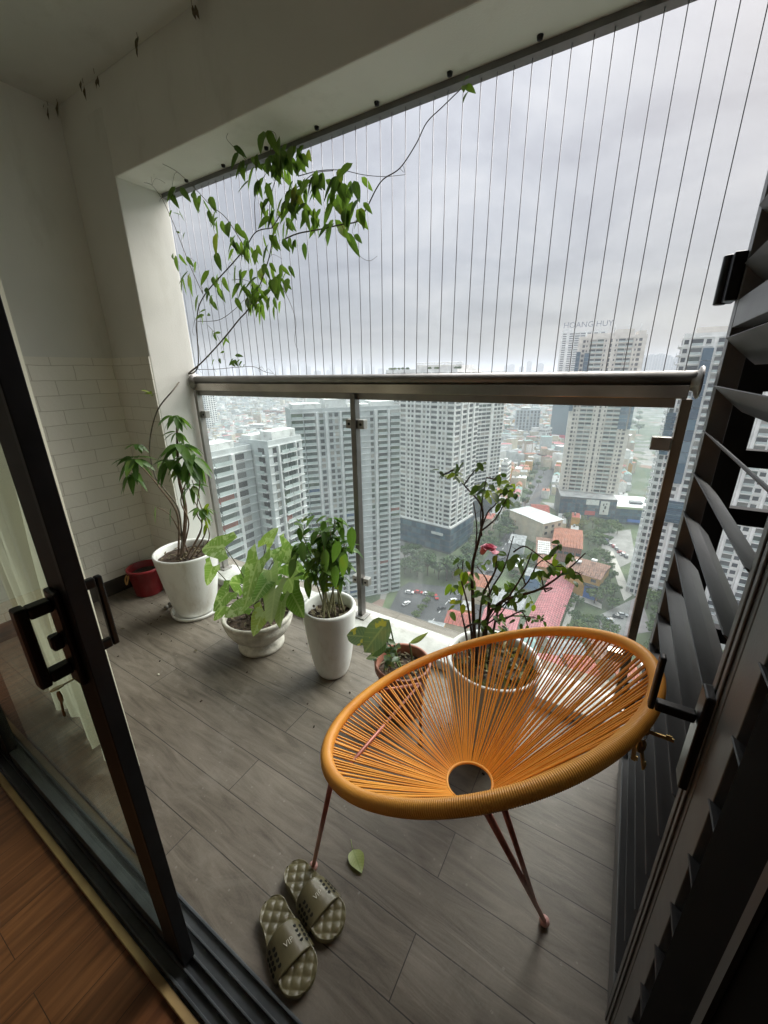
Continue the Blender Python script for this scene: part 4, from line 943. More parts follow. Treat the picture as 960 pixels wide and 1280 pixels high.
# ------------------------------------------------------------------ slippers
def slipper(name, heel, toe, label, flip):
    heel = Vector(heel); toe = Vector(toe); d = (toe-heel); L = d.length; d.normalize(); s_ = Vector((d.y, -d.x, 0)) ; z = Vector((0, 0, 1))
    t = thing(name, (heel.x*.5+toe.x*.5, heel.y*.5+toe.y*.5, 0), label, 'slipper', 'pair of olive slippers')
    def hw(u): 
        base = .040 + .012*max(0, math.sin((u-.25)*math.pi/1.1)) if u > .25 else .040
        e_ = 1.0
        if u < .16: e_ = math.sqrt(max(0, 1-((.16-u)/.16)**2))
        if u > .80: e_ = math.sqrt(max(0, 1-((u-.80)/.20)**2))
        return base*e_
    def cxs(u): return .007*flip*math.sin((u-.1)*2.2)
    def P(u, v, h): return heel + d*(u*L) + s_*(cxs(u)+v*hw(u)) + z*h
    def sole(m):
        nu, nv = 90, 30; b0 = len(m.v)
        for i_ in range(nu+1):
            u = .003+.994*i_/nu
            for j in range(nv+1):
                v = -1+2*j/nv; x = u*L; y = v*hw(u)
                a = (x+y*.95)/.034; b_ = (x-y*.95)/.034
                rel = (abs(math.sin(math.pi*a))*abs(math.sin(math.pi*b_)))**.55
                edge = min(1, (1-abs(v))*9)*min(1, (1-u)*22)*min(1, u*22)
                rimh = .004*max(0, 1-(1-abs(v))*10)
                m.v.append(tuple(P(u, v, .020+.008*(1-u)+.0042*rel*edge+rimh)))
        for i_ in range(nu):
            for j in range(nv):
                q = b0+i_*(nv+1)+j; m.face((q, q+nv+1, q+nv+2, q+1), 0, True)
        # side wall
        ring = [(i_, 0) for i_ in range(nu+1)] + [(nu, j) for j in range(1, nv+1)] + [(i_, nv) for i_ in range(nu-1, -1, -1)] + [(0, j) for j in range(nv-1, 0, -1)]
        top = [b0+i_*(nv+1)+j for i_, j in ring]; bot = []
        for q in top:
            p = Vector(m.v[q]); c_ = heel+d*(L/2); o = p-c_; o.z = 0
            bot.append(m.vert((c_.x+o.x*.97, c_.y+o.y*.97, .001)))
        for i_ in range(len(top)):
            k_ = (i_+1) % len(top); m.face((top[i_], bot[i_], bot[k_], top[k_]), 0, True)
        m.face(bot)
    part('sole', [olive], t, sole)
    u0, u1 = .44, .73
    def SP(u, a, out=0):
        v = math.cos(a); h = math.sin(a)
        w_ = hw(u)+.004; H = .016+.028*(1-.55*(u-u0)/(u1-u0))
        nrm = (s_*v*H + z*h*w_).normalized()
        return heel + d*(u*L) + s_*(cxs(u)+v*w_) + z*(.008+h*H) + nrm*out, nrm
    def strap(m):
        nu, na = 16, 28
        for sgn in (1, 0):
            b0 = len(m.v)
            for i_ in range(nu+1):
                for j in range(na+1):
                    a = math.pi*j/na; uu = u0+(u1-u0)*i_/nu - .05*math.sin(a)*(1 if i_ < nu/2 else -.2)
                    p, n_ = SP(uu, a, .0035 if sgn else 0)
                    m.v.append(tuple(p))
            for i_ in range(nu):
                for j in range(na):
                    q = b0+i_*(na+1)+j; f = (q, q+1, q+na+2, q+na+1); m.face(f if sgn else f[::-1], 0, True)
        n1_ = (nu+1)*(na+1); b0 = len(m.v)-2*n1_
        for i_ in (0, nu):
            for j in range(na):
                q = b0+i_*(na+1)+j; f = (q, q+1, q+1+n1_, q+n1_); m.face(f if i_ else f[::-1], 0, True)
        for side in (.35, .62, .92, 2.20, 2.52, 2.80):      # vent holes
            for k_ in range(4):
                uu = u0+.04+(u1-u0-.09)*(k_+.5*(int(side*10) % 2))/4
                p, n_ = SP(uu, side, .0038); tx = d; ty = n_.cross(tx).normalized(); b1 = len(m.v)
                for q in range(10): m.v.append(tuple(p+(tx*math.cos(q*.628)+ty*math.sin(q*.628))*.0052))
                m.face([b1+q for q in range(10)], 1)
    st_ = part('strap', [olive, olive_dark], t, strap)
    me = text_mesh('VIP', .019, .0004); me.materials.clear(); me.materials.append(letter_m)
    p, n_ = SP(.575, 1.62, .0048); xax = (-s_ if False else s_)*1; yax = -d
    xax = yax.cross(n_).normalized(); yax = n_.cross(xax)
    mw = Matrix(((xax.x, yax.x, n_.x, p.x), (xax.y, yax.y, n_.y, p.y), (xax.z, yax.z, n_.z, p.z), (0, 0, 0, 1)))
    me.transform(mw); me.transform(Matrix.Translation(-Vector(WL[st_.name])))
    lo = bpy.data.objects.new('lettering', me); col.objects.link(lo); lo.parent = st_
    return t
slipper('slipper', atZ(335, 1127, .02).xy.to_3d(), atZ(388, 1236, .01).xy.to_3d(), 'olive slipper nearer the door track, lying in front of the other', 1)
slipper('slipper', atZ(363, 1082, .02).xy.to_3d(), atZ(422, 1172, .01).xy.to_3d(), 'olive slipper with its heel at the pink chair foot', -1)

lf = MB(); c = atZ(441, 1062, .006); lf.leaf(c, (.55, .35*-1, .05), (0.1, 0, 1), .075, .055, .05, .22, 'ovate', 0, 8, .12); lf.tube(bez([c, c+Vector((-.012, .01, .003)), c+Vector((-.022, .02, .004))], 3), .0011, 5, 0)
for i_ in range(len(lf.v)):
    v = lf.v[i_]; lf.v[i_] = (v[0], v[1], max(.003, v[2]))
tag(lf.build('fallen_leaf', [lf_floor]), 'single pale green leaf lying on the tiles beside the chair leg', 'leaf')
for k_, (px, py) in enumerate(((198, 843), (243, 812), (150, 786))):
    m = MB(); c = atZ(px, py, .004)
    if k_ == 0: m.sphere(c, .006, 8, 0, (1.3, 1, .5))
    else: m.leaf(c, (.6, -.5+k_*.4, .1), (0, 0, 1), .035, .012, .05, .3, 'long', 0, 4)
    tag(m.build('floor_debris', [letter_m if k_ == 0 else dirt_leaf]), ('tiny white crumb on the grey tiles', 'tiny dry leaf scrap on the tiles below the stone bowl', 'dry leaf scrap on the tiles near the wall')[k_], 'debris')
gm_ = MB(); random.seed(77)
for _ in range(110):
    a_ = random.choice(((BX, BY, .2), (SX, SY, .2), (TX, TY, .15), (CX, CY, .16), (-2.75, 1.2, .2))); th_ = random.uniform(0, 6.28); r_ = a_[2]+abs(random.gauss(0, .16)); x_, y_ = a_[0]+r_*math.cos(th_), a_[1]+r_*math.sin(th_)
    if y_ > 1.6 or x_ < XW+.05: continue
    s_ = random.uniform(.0015, .005); gm_.obox((x_, y_, s_*.5+.0004), Vector((math.cos(th_), math.sin(th_), 0)), Vector((-math.sin(th_), math.cos(th_), 0)), Vector((0, 0, 1)), s_, s_*.6, s_*.4)
tag(gm_.build('floor_grit', [soil], None, (0, 0, 0)), kind='stuff')
# ================================================================== THE CITY BELOW
def cmat(name, c, rough=.85, vary=.15, scale=.25, **k): return mat(name, c, rough, vary=vary, scale=scale, **k)
c_white = cmat('tower_white', (.78, .78, .76)); c_grey = cmat('tower_grey', (.47, .50, .50)); c_lgrey = cmat('tower_trim', (.62, .635, .63)); c_beige = cmat('tower_beige', (.62, .59, .54))
c_conc = cmat('roof_concrete', (.36, .36, .35), vary=.3); c_dark = cmat('podium_dark', (.06, .075, .085), .35); c_roofwhite = cmat('roof_white', (.66, .68, .66), vary=.1)
c_red = cmat('roof_red', (.34, .085, .06), vary=.3, scale=.6); c_pink = cmat('roof_pink', (.42, .15, .16), vary=.22, scale=.5); c_terra = cmat('roof_terracotta', (.32, .12, .07), vary=.25, scale=.4)
c_yel = cmat('wall_yellow', (.50, .28, .06), vary=.2, scale=.5); c_blue = cmat('tarp_blue', (.06, .16, .48), .6); c_green = cmat('roof_teal', (.20, .32, .30), vary=.2); c_rust = cmat('roof_rust', (.24, .13, .09), vary=.4, scale=.7)
c_cream = cmat('wall_cream', (.58, .52, .40)); c_roofgrey = cmat('roof_grey', (.26, .27, .27), vary=.35, scale=.6); c_tan = cmat('wall_tan', (.42, .36, .28), vary=.25)
def ribs(m, sc):
    t = m.node_tree; b = t.nodes['Principled BSDF']; tcn = N('ShaderNodeTexCoord', t); w = N('ShaderNodeTexWave', t); w.inputs['Scale'].default_value = sc; w.inputs['Distortion'].default_value = .6; t.links.new(tcn.outputs['Object'], w.inputs['Vector'])
    lk = b.inputs['Base Color'].links[0].from_socket; v = N('ShaderNodeVectorMath', t, operation='SCALE'); t.links.new(lk, v.inputs[0]); t.links.new(M_(t, 'ADD', .72, M_(t, 'MULTIPLY', w.outputs['Fac'], .4)), v.inputs['Scale']); t.links.new(v.outputs[0], b.inputs['Base Color'])
for q in (c_red, c_pink, c_terra, c_rust, c_green): ribs(q, .32); stain(q, (.16, .12, .10), .7, (.16, .16, .16), .52)
for q in (c_conc, c_roofgrey, c_roofwhite): stain(q, (.10, .10, .095), .6, (.14, .14, .14), .54)
stain(c_white, (.46, .46, .44), .4, (.10, .10, .02), .54); stain(c_grey, (.32, .33, .33), .4, (.10, .10, .02), .54); stain(c_yel, (.30, .2, .1), .5, (.2, .2, .1), .53)
asphalt = cmat('asphalt', (.060, .062, .065), .9, vary=.25, scale=.15); paving = cmat('paving', (.22, .215, .20), .9, vary=.25, scale=.2); paint_w = cmat('road_paint', (.7, .7, .68), .8)
def win_mat(name, stops, rough=.12):
    m = bpy.data.materials.new(name); m.use_nodes = True; t = m.node_tree; b = t.nodes['Principled BSDF']
    g = N('ShaderNodeNewGeometry', t); oi = N('ShaderNodeObjectInfo', t)
    r = N('ShaderNodeValToRGB', t); r.color_ramp.interpolation = 'CONSTANT'
    el = r.color_ramp.elements
    el[0].position = 0; el[0].color = stops[0][1]+(1,); el[1].position = stops[1][0]; el[1].color = stops[1][1]+(1,)
    for p, c in stops[2:]: q = el.new(p); q.color = c+(1,)
    t.links.new(M_(t, 'FRACT', M_(t, 'ADD', g.outputs['Random Per Island'], oi.outputs['Random'])), r.inputs[0])
    t.links.new(r.outputs[0], b.inputs['Base Color']); b.inputs['Roughness'].default_value = rough
    return m
w_apt = win_mat('window_apartment', [(0, (.035, .04, .045)), (.3, (.07, .08, .085)), (.5, (.13, .14, .14)), (.68, (.20, .20, .18)), (.8, (.32, .30, .27)), (.88, (.05, .08, .06)), (.95, (.42, .40, .36))])
w_blue = win_mat('window_blue', [(0, (.03, .07, .11)), (.4, (.045, .10, .15)), (.7, (.06, .13, .18)), (.9, (.10, .16, .20))], .06)
w_green = win_mat('window_balcony', [(0, (.06, .085, .08)), (.25, (.10, .13, .12)), (.45, (.15, .19, .17)), (.62, (.08, .12, .07)), (.72, (.24, .26, .25)), (.84, (.05, .06, .06)), (.92, (.38, .38, .36)), (.96, (.34, .13, .10)), (.98, (.08, .16, .30))])
w_dark = win_mat('window_dark', [(0, (.03, .035, .04)), (.5, (.05, .055, .06)), (.8, (.10, .10, .10))])
rail_c = cmat('balcony_rail', (.42, .48, .47), .3)

# ---- ground
def ground_mat():
    m = cmat('city_ground', (.2, .2, .2), .95); t, b = nodes(m)
    tcn = N('ShaderNodeTexCoord', t); vo = N('ShaderNodeTexVoronoi', t); vo.inputs['Scale'].default_value = .055; t.links.new(tcn.outputs['Object'], vo.inputs['Vector'])
    r = N('ShaderNodeValToRGB', t); r.color_ramp.interpolation = 'CONSTANT'; el = r.color_ramp.elements
    el[0].color = (.05, .075, .035, 1); el[1].position = .25; el[1].color = (.16, .16, .15, 1)
    for p, c in ((.42, (.22, .21, .19)), (.55, (.07, .09, .045)), (.68, (.20, .13, .10)), (.76, (.25, .25, .24)), (.88, (.12, .13, .12))): q = el.new(p); q.color = c+(1,)
    s = N('ShaderNodeSeparateColor', t); t.links.new(vo.outputs['Color'], s.inputs[0]); t.links.new(s.outputs[0], r.inputs[0])
    n1 = N('ShaderNodeTexNoise', t); n1.inputs['Scale'].default_value = .004; n1.inputs['Detail'].default_value = 8; t.links.new(tcn.outputs['Object'], n1.inputs['Vector'])
    mx = N('ShaderNodeMix', t, data_type='RGBA'); t.links.new(M_(t, 'MULTIPLY', M_(t, 'GREATER_THAN', n1.outputs['Fac'], .52), .75), mx.inputs[0]); t.links.new(r.outputs[0], mx.inputs[6]); mx.inputs[7].default_value = (.05, .08, .04, 1)
    t.links.new(mx.outputs[2], b.inputs['Base Color']); return m
gm = ground_mat()
m = MB(); m.prism([(9000*math.cos(a*math.pi/24), 9000*math.sin(a*math.pi/24)) for a in range(48)], ZG-.6, ZG)
tag(m.build('ground', [gm], None, (0, 0, 0)), kind='structure')
def sheet(name, polys, m_, dz, kind='structure'):
    m = MB()
    for P in polys:
        pts = [G(x, y) for x, y in P]
        b0 = len(m.v)
        for p in pts: m.v.append((p.x, p.y, ZG+dz))
        ar = sum(pts[i].x*pts[(i+1) % len(pts)].y-pts[(i+1) % len(pts)].x*pts[i].y for i in range(len(pts)))
        idx = list(range(b0, b0+len(pts))); m.face(idx if ar > 0 else idx[::-1])
    return tag(m.build(name, [m_], None, (0, 0, 0)), kind=kind)
ROAD = [(430, 900), (455, 820), (478, 780), (500, 735), (512, 728), (540, 732), (566, 735), (585, 725), (605, 700), (630, 670), (652, 630), (672, 590), (694, 552), (708, 552), (700, 580), (684, 612), (668, 645), (648, 680), (628, 712), (612, 745), (600, 790), (575, 850), (540, 930)]
sheet('plaza', [[(380, 990), (455, 820), (500, 700), (640, 640), (830, 640), (850, 800), (800, 960)]], cmat('plot_ground', (.075, .10, .048), .95, vary=.4, scale=.08), .08)
sheet('road', [ROAD], asphalt, .22)
sheet('parking_lot', [[(752, 668), (788, 662), (795, 700), (770, 712), (752, 700)], [(748, 770), (800, 745), (815, 790), (750, 800)]], paving, .3)
sheet('path', [[(700, 790), (708, 792), (736, 704), (731, 702)], [(726, 742), (752, 756), (752, 762), (722, 750)], [(758, 690), (766, 690), (790, 745), (780, 752)]], cmat('path_concrete', (.40, .38, .34), .9), .38)
# lane marks: short dashes along the road centre
mk = MB(); cl_pts = [(505, 850), (530, 790), (560, 752), (596, 728), (620, 700), (640, 668), (660, 630), (680, 590), (700, 556)]
cw = [G(*p) for p in cl_pts]
for i_ in range(len(cw)-1):
    a, b_ = cw[i_], cw[i_+1]; L = (b_-a).length; d = (b_-a)/L; n_ = Vector((-d.y, d.x)); s_ = 0
    while s_ < L-3:
        p = a+d*s_; q = a+d*(s_+3); b0 = len(mk.v)
        for v in (p-n_*.12, q-n_*.12, q+n_*.12, p+n_*.12): mk.v.append((v.x, v.y, ZG+.30))
        mk.face((b0, b0+1, b0+2, b0+3)); s_ += 8
tag(mk.build('road_marking', [paint_w], None, (0, 0, 0)), kind='structure')

# ---- towers
OCC = []          # (x, y, radius) footprints other things must avoid
def quad_foot(a, b, depth):
    a = Vector(a); b = Vector(b); d = (b-a); L = d.length; d /= L; n_ = Vector((-d.y, d.x))
    if n_.dot((a+b)/2) < 0: n_ = -n_
    return [a, b, b+n_*depth, a+n_*depth], d, n_
PANES = {}
def facade(t, a, b, z0, z1, floors, bays, wins, grid, nout, slab=.28, ground=0):
    """bays: list of (width share, kind, window width share, window height share, material)"""
    a = Vector(a); b = Vector(b); d = b-a; L = d.length; d /= L; o = Vector(nout)
    tot = sum(x[0] for x in bays); fh = (z1-z0)/floors
    x = 0
    A3 = Vector((d.x, d.y, 0)); O3 = Vector((o.x, o.y, 0)); Z3 = Vector((0, 0, 1))
    for sh, kind, ww, wh, wm_ in bays:
        w_ = L*sh/tot
        if kind != 's':
            for f in range(floors):
                zc_ = z0+fh*(f+.52); c = Vector((a.x+d.x*(x+w_/2), a.y+d.y*(x+w_/2), zc_)) + O3*.06
                hx, hz = w_*ww/2, fh*wh/2
                wins.append((c, A3, O3, hx, hz, wm_))
                if kind == 'b':          # balcony: slab and rail
                    cz = z0+fh*f+.12
                    grid.obox((c.x+O3.x*.6, c.y+O3.y*.6, cz), A3, O3, Z3, w_*.47, .62, .13, 0)
                    grid.obox((c.x+O3.x*1.15, c.y+O3.y*1.15, cz+.62), A3, O3, Z3, w_*.46, .03, .48, 1)
                elif kind == 'w':
                    grid.obox((c.x+O3.x*.05, c.y+O3.y*.05, zc_-hz-.08), A3, O3, Z3, hx+.12, .16, .07, 0)
        elif ww:                          # a projecting solid fin
            grid.obox((a.x+d.x*(x+w_/2)+O3.x*.3, a.y+d.y*(x+w_/2)+O3.y*.3, (z0+z1)/2), A3, O3, Z3, w_*.42, .45, (z1-z0)/2, 0)
        x += w_
    if slab:
        for f in range(floors+1):
            grid.obox(((a.x+b.x)/2+O3.x*.1, (a.y+b.y)/2+O3.y*.1, z0+fh*f), A3, O3, Z3, L/2+.15, slab, .14, 0)
def finish(t, wins, grid, gm_, limit=100):
    if grid.v: grid.build('facade_relief', gm_, t)
    wins.sort(key=lambda w: (w[0]-EYE).length)
    vis = []; rest = MB(); mats = []
    near = [w for w in wins if 0 < proj(w[0])[0] < 960 and 0 < proj(w[0])[1] < 1280][:limit]; ids = set(id(w) for w in near)
    for w in near:
        key = (round(w[3], 2), round(w[4], 2), w[5].name, round(w[1].x, 3), round(w[1].y, 3))
        if key not in PANES:
            m = MB(); m.obox((0, 0, 0), w[1], w[2], Vector((0, 0, 1)), w[3], .07, w[4])
            me = m.build('window', [w[5]], None, (0, 0, 0)); PANES[key] = me.data; bpy.data.objects.remove(me)
        o = bpy.data.objects.new('window', PANES[key]); col.objects.link(o); o.parent = t; o.location = w[0]-Vector(WL[t.name])
    for w in wins:
        if id(w) in ids: continue
        if w[5] not in mats: mats.append(w[5])
        rest.obox(w[0], w[1], w[2], Vector((0, 0, 1)), w[3], .07, w[4], mats.index(w[5]))
    if rest.v: tag(rest.build('window_field', mats, t), kind='stuff')
def tower(name, a, b, depth, z0, z1, floors, front, left, right, wallm, label, cat='tower', parapet=1.6, slab=.28, relief=None, occ=True, group=None, limit=100):
    F, d, n_ = quad_foot(a, b, depth); c = (F[0]+F[2])/2
    t = thing(name, (c.x, c.y, ZG), label, cat, group)
    part('wall', [wallm, c_conc], t, lambda m: (m.prism([tuple(p) for p in F], z0, z1, 0, 1)))
    if parapet:
        def pp(m):
            for i_ in range(4):
                p, q = F[i_], F[(i_+1) % 4]; mid = (p+q)/2; e_ = (q-p); L = e_.length; e_ /= L; inn = (c-mid); inn -= e_*inn.dot(e_); inn.normalize()
                m.obox((mid.x+inn.x*.15, mid.y+inn.y*.15, z1+parapet/2), Vector((e_.x, e_.y, 0)), Vector((inn.x, inn.y, 0)), Vector((0, 0, 1)), L/2-(.0 if i_ % 2 else .32), .15, parapet/2+.01)
        part('parapet', [wallm], t, pp)
    wins = []; grid = MB()
    if front: facade(t, F[0], F[1], z0, z1, floors, front, wins, grid, -n_, slab)
    if right: facade(t, F[1], F[2], z0, z1, floors, right, wins, grid, d, slab)
    if left: facade(t, F[3], F[0], z0, z1, floors, left, wins, grid, -d, 0 if wallm is c_grey else slab)
    finish(t, wins, grid, [relief or wallm, rail_c], limit)
    if occ: OCC.append((c.x, c.y, max(depth, (F[1]-F[0]).length)*.62))
    return t, F, d, n_
def roofbox(t, F, d, n_, u0, u1, v0, v1, z0, h, m_, name='roof_block'):
    L = (F[1]-F[0]).length; D = (F[3]-F[0]).length
    P = [F[0]+d*(L*u)+n_*(D*v) for u, v in ((u0, v0), (u1, v0), (u1, v1), (u0, v1))]
    return part(name, [m_, c_roofwhite], t, lambda m: m.prism([tuple(p) for p in P], z0+.02, z0+h, 0, 1))
def H2(x, y, z): p = atZ(x, y, z); return Vector((p.x, p.y))

ZR = -18.7+1.5
# nearest left block: two wings
a, b_ = H2(335, 559, ZR), H2(377, 550, ZR)
bb = b_
_dd = (bb-a).normalized(); _nn = Vector((-_dd.y, _dd.x)); _nn = _nn if _nn.dot(a) > 0 else -_nn
DPT = min((k_*.5 for k_ in range(10, 80)), key=lambda q_: abs(proj(((a+_nn*q_).x, (a+_nn*q_).y, ZR))[0]-299))
tw, F, d, n_ = tower('apartment_block', a, bb, DPT, ZG, ZR, 33,
      [(.10, 's', 0, 0, 0), (.13, 'w', .72, .60, w_apt), (.05, 's', 1, 0, 0), (.23, 'b', .86, .74, w_green), (.23, 'b', .86, .74, w_green), (.03, 's', 1, 0, 0), (.14, 'w', .72, .60, w_apt), (.09, 's', 0, 0, 0)],
      [(.62, 's', 0, 0, 0), (.28, 'b', .7, .6, w_dark), (.10, 's', 0, 0, 0)], None, c_grey, 'grey apartment block with white framed balconies, right wing of the nearest pair at left', 'apartment block', slab=.12, relief=c_lgrey, group='apartment towers')
roofbox(tw, F, d, n_, .25, .95, .15, .55, ZR, 3.6, c_roofwhite); roofbox(tw, F, d, n_, .05, .7, .62, .95, ZR, 2.6, c_roofwhite)
dd = _dd; q = a+_nn*(DPT*.55)
b2 = q-dd*.4; k0 = min((k_*.25 for k_ in range(8, 120)), key=lambda t_: abs(proj(((b2-dd*t_).x, (b2-dd*t_).y, ZR))[0]-236)); a2 = b2-dd*k0
tw, F, d, n_ = tower('apartment_block', a2, b2, 11, ZG, ZR-1.2, 33,
      [(.26, 'b', .88, .74, w_green), (.26, 'b', .88, .74, w_green), (.05, 's', 1, 0, 0), (.18, 'w', .72, .60, w_apt), (.10, 's', 0, 0, 0)], None, [(1, 's', 0, 0, 0)], c_grey,
      'grey apartment block with coloured balcony curtains, left wing of the nearest pair', 'apartment block', slab=.12, relief=c_lgrey, group='apartment towers')
roofbox(tw, F, d, n_, .1, .8, .2, .7, ZR-1.2, 3.0, c_roofwhite)
for px, py, cm_ in ((270, 605, c_terra), (282, 601, c_red), (288, 597, c_blue)):
    pass
# second tower, behind the middle post
ZR = -14.8+1.5
a, b_ = H2(363, 517, ZR), H2(500, 511, ZR)
tw, F, d, n_ = tower('apartment_tower', a, b_, 17, ZG, ZR, 34,
      [(.13, 'b', .9, .72, w_green), (.13, 'b', .9, .72, w_green), (.03, 's', 1, 0, 0), (.07, 'w', .6, .58, w_apt), (.035, 's', 1, 0, 0), (.065, 'w', .6, .58, w_apt), (.065, 'w', .6, .58, w_apt), (.03, 's', 1, 0, 0), (.1, 'b', .9, .72, w_green), (.1, 'b', .9, .72, w_green), (.12, 's', 0, 0, 0), (.055, 'w', .66, .6, w_apt), (.04, 's', 1, 0, 0), (.12, 'b', .9, .72, w_green), (.03, 's', 1, 0, 0), (.13, 'b', .9, .72, w_green)],
      None, [(.3, 's', 0, 0, 0), (.3, 'w', .6, .6, w_apt), (.3, 's', 0, 0, 0)], c_grey, 'wide grey apartment tower with white fins behind the middle railing post', 'apartment tower', slab=.12, relief=c_lgrey, group='apartment towers')
for u0, u1, v0, v1, h_ in ((.03, .28, .2, .8, 3.2), (.33, .52, .35, .95, 4.6), (.56, .72, .15, .6, 2.4), (.76, .98, .25, .9, 3.2)): roofbox(tw, F, d, n_, u0, u1, v0, v1, ZR, h_, c_roofwhite)
TBF = F
# the tall white tower
zc1 = 1.5+.3
cor = G(561, 692); lft = G(430, 655); rgt = G(584, 655)
dirL = (lft-cor).normalized(); a = cor+dirL*47
front = []
for k_ in range(9): front += [(.05, 'w', .58, .50, w_apt), (.05, 'w', .58, .50, w_apt), (.012, 's', 1, 0, 0)] if k_ % 2 else [(.085, 'w', .86, .52, w_apt), (.012, 's', 1, 0, 0)]
side = [(.14, 'w', .8, .58, w_apt), (.03, 's', 1, 0, 0), (.14, 'w', .8, .58, w_apt), (.03, 's', 1, 0, 0), (.14, 'w', .8, .58, w_apt), (.03, 's', 1, 0, 0), (.14, 'w', .8, .58, w_apt)]
tw, F, d, n_ = tower('white_tower', a, cor, 30, ZG+17, zc1, 31, front, None, side, c_white, 'tallest white residential tower with dense window grid and dark glass base', 'tower', slab=.2)
TF, TD_, TN = F, d, n_
Pd = [F[0]-d*.5-n_*1.2, F[1]+d*1.2-n_*1.2, F[2]+d*1.2+n_*.5, F[3]-d*.5+n_*.5]
pod = part('podium', [c_dark, c_conc], tw, lambda m: m.prism([tuple(p) for p in Pd], ZG, ZG+16.6, 0, 1))
wins = []; gr = MB()
facade(pod, Pd[0], Pd[1], ZG+1, ZG+16, 4, [(.1, 'g', .94, .86, w_blue)]*14, wins, gr, -n_, 0); facade(pod, Pd[1], Pd[2], ZG+1, ZG+16, 4, [(.1, 'g', .94, .86, w_blue)]*8, wins, gr, d, 0)
pm = MB()
for w in wins: pm.obox(w[0], w[1], w[2], Vector((0, 0, 1)), w[3], .05, w[4])
tag(pm.build('shop_glazing', [w_blue], pod), kind='stuff')
sgn = Pd[1]-d*9-n_*.4
part('sign_board', [c_roofwhite], tw, lambda m: m.obox((sgn.x, sgn.y, ZG+12), Vector((d.x, d.y, 0)), Vector((n_.x, n_.y, 0)), Vector((0, 0, 1)), 4, .2, .8))
part('cornice', [c_white], tw, lambda m: m.prism([tuple(p) for p in (F[0]-n_*.9, F[1]+d*.9-n_*.9, F[2]+d*.9, F[3])], ZG+16.65, ZG+17.6))
# crown pavilion
roofbox(tw, F, d, n_, .35, .97, .25, .75, zc1+1.0, 2.6, c_white, 'crown_pavilion')
def truss(m):
    L = (F[1]-F[0]).length; y0 = F[0]+n_*7
    for k_ in range(15):
        u = .36+.6*k_/14; p = y0+d*(L*u); q = y0+d*(L*(u+.02)); r_ = y0+d*(L*(u+.04))
        m.tube([(p.x, p.y, zc1+3.7), (q.x, q.y, zc1+5.0), (r_.x, r_.y, zc1+3.7)], .16, 5)
    for zz in (zc1+3.7, zc1+5.0):
        p = y0+d*(L*.35); q = y0+d*(L*.98); m.tube([(p.x, p.y, zz), (q.x, q.y, zz)], .22, 5)
part('crown_truss', [c_white], tw, truss)
OCC.append((cor.x-20, cor.y+12, 36))
# its lower annex behind at right
a = G(588, 648); b_ = G(619, 640)
tw, F2_, d2, n2_ = tower('white_tower', a, b_, 22, ZG+14, zc1-1.5, 32, [(.16, 'w', .88, .60, w_apt), (.16, 'w', .88, .60, w_apt), (.16, 'w', .88, .60, w_apt), (.10, 's', 1, 0, 0), (.13, 'w', .7, .58, w_apt), (.13, 'w', .7, .58, w_apt), (.13, 'w', .7, .58, w_apt)], [(.3, 's', 0, 0, 0), (.4, 'w', .7, .6, w_apt), (.3, 's', 0, 0, 0)], [(.2, 'w', .7, .6, w_apt)]*4, c_white,
      'narrower white tower standing right behind the tallest white one', 'tower', slab=.2)
part('podium', [c_dark], tw, lambda m: m.prism([tuple(p) for p in (F2_[0]-d2-n2_*1.5, F2_[1]+d2*1.5-n2_*1.5, F2_[2]+d2, F2_[3]-d2)], ZG, ZG+13.8))
# twin towers with rooftop lettering
a = G(694, 640); b_ = G(766, 648)
zt = 20.5+1.5
blk_ = [(.05, 's', 0, 0, 0), (.05, 'w', .7, .55, w_dark), (.04, 'w', .4, .4, w_dark), (.015, 's', 1, 0, 0), (.10, 'b', .9, .60, w_apt), (.10, 'b', .9, .60, w_apt), (.05, 'w', .35, .4, w_dark), (.03, 's', 0, 0, 0), (.035, 'w', .8, .7, w_dark), (.03, 's', 0, 0, 0), (.05, 'w', .35, .4, w_dark), (.10, 'b', .9, .60, w_apt), (.10, 'b', .9, .60, w_apt), (.015, 's', 1, 0, 0), (.05, 'w', .4, .4, w_dark), (.06, 'w', .7, .55, w_dark), (.05, 's', 0, 0, 0)]
tw, F, d, n_ = tower('beige_tower', a+Vector((0, 2)), b_+Vector((0, 2)), 24, ZG+18, zt, 35, blk_, None, [(.2, 's', 0, 0, 0), (.2, 'w', .7, .6, w_apt), (.2, 's', 0, 0, 0)], c_beige, 'beige balcony tower with blue glass strips and billboards on its dark base', 'tower', slab=.08)
L = (F[1]-F[0]).length
def strip(u0, u1, z0, z1, nm):
    p = F[0]+d*(L*u0)-n_*1.0; q = F[0]+d*(L*u1)-n_*1.0
    return part(nm, [w_blue], tw, lambda m: [m.obox(((p.x+q.x)/2, (p.y+q.y)/2, z0+(z1-z0)*(k_+.5)/12), Vector((d.x, d.y, 0)), Vector((n_.x, n_.y, 0)), Vector((0, 0, 1)), (q-p).length/2, .5, (z1-z0)/24-.08) for k_ in range(12)])
strip(-.02, .045, zt-48, zt-8, 'glass_strip'); strip(.11, .20, zt-42, zt-9, 'glass_strip'); strip(.80, .93, ZG+66, zt-30, 'glass_strip'); strip(.955, 1.0, ZG+66, zt-28, 'glass_strip')
for u0, u1, h_ in ((.12, .5, 3.6), (.54, .82, 5.5), (.88, .99, 4.2)): roofbox(tw, F, d, n_, u0, u1, .15, .8, zt, h_, c_beige)
for u in (.3, .52, .72, .9):
    p = F[0]+d*(L*u)+n_*4; part('antenna', [c_grey], tw, lambda m: m.tube([(p.x, p.y, zt+2), (p.x, p.y, zt+8.5)], .18, 5))
Pd = [G(697, 648), G(816, 658)]; Pf, pd_, pn_ = quad_foot(Pd[0], Pd[1], 30)
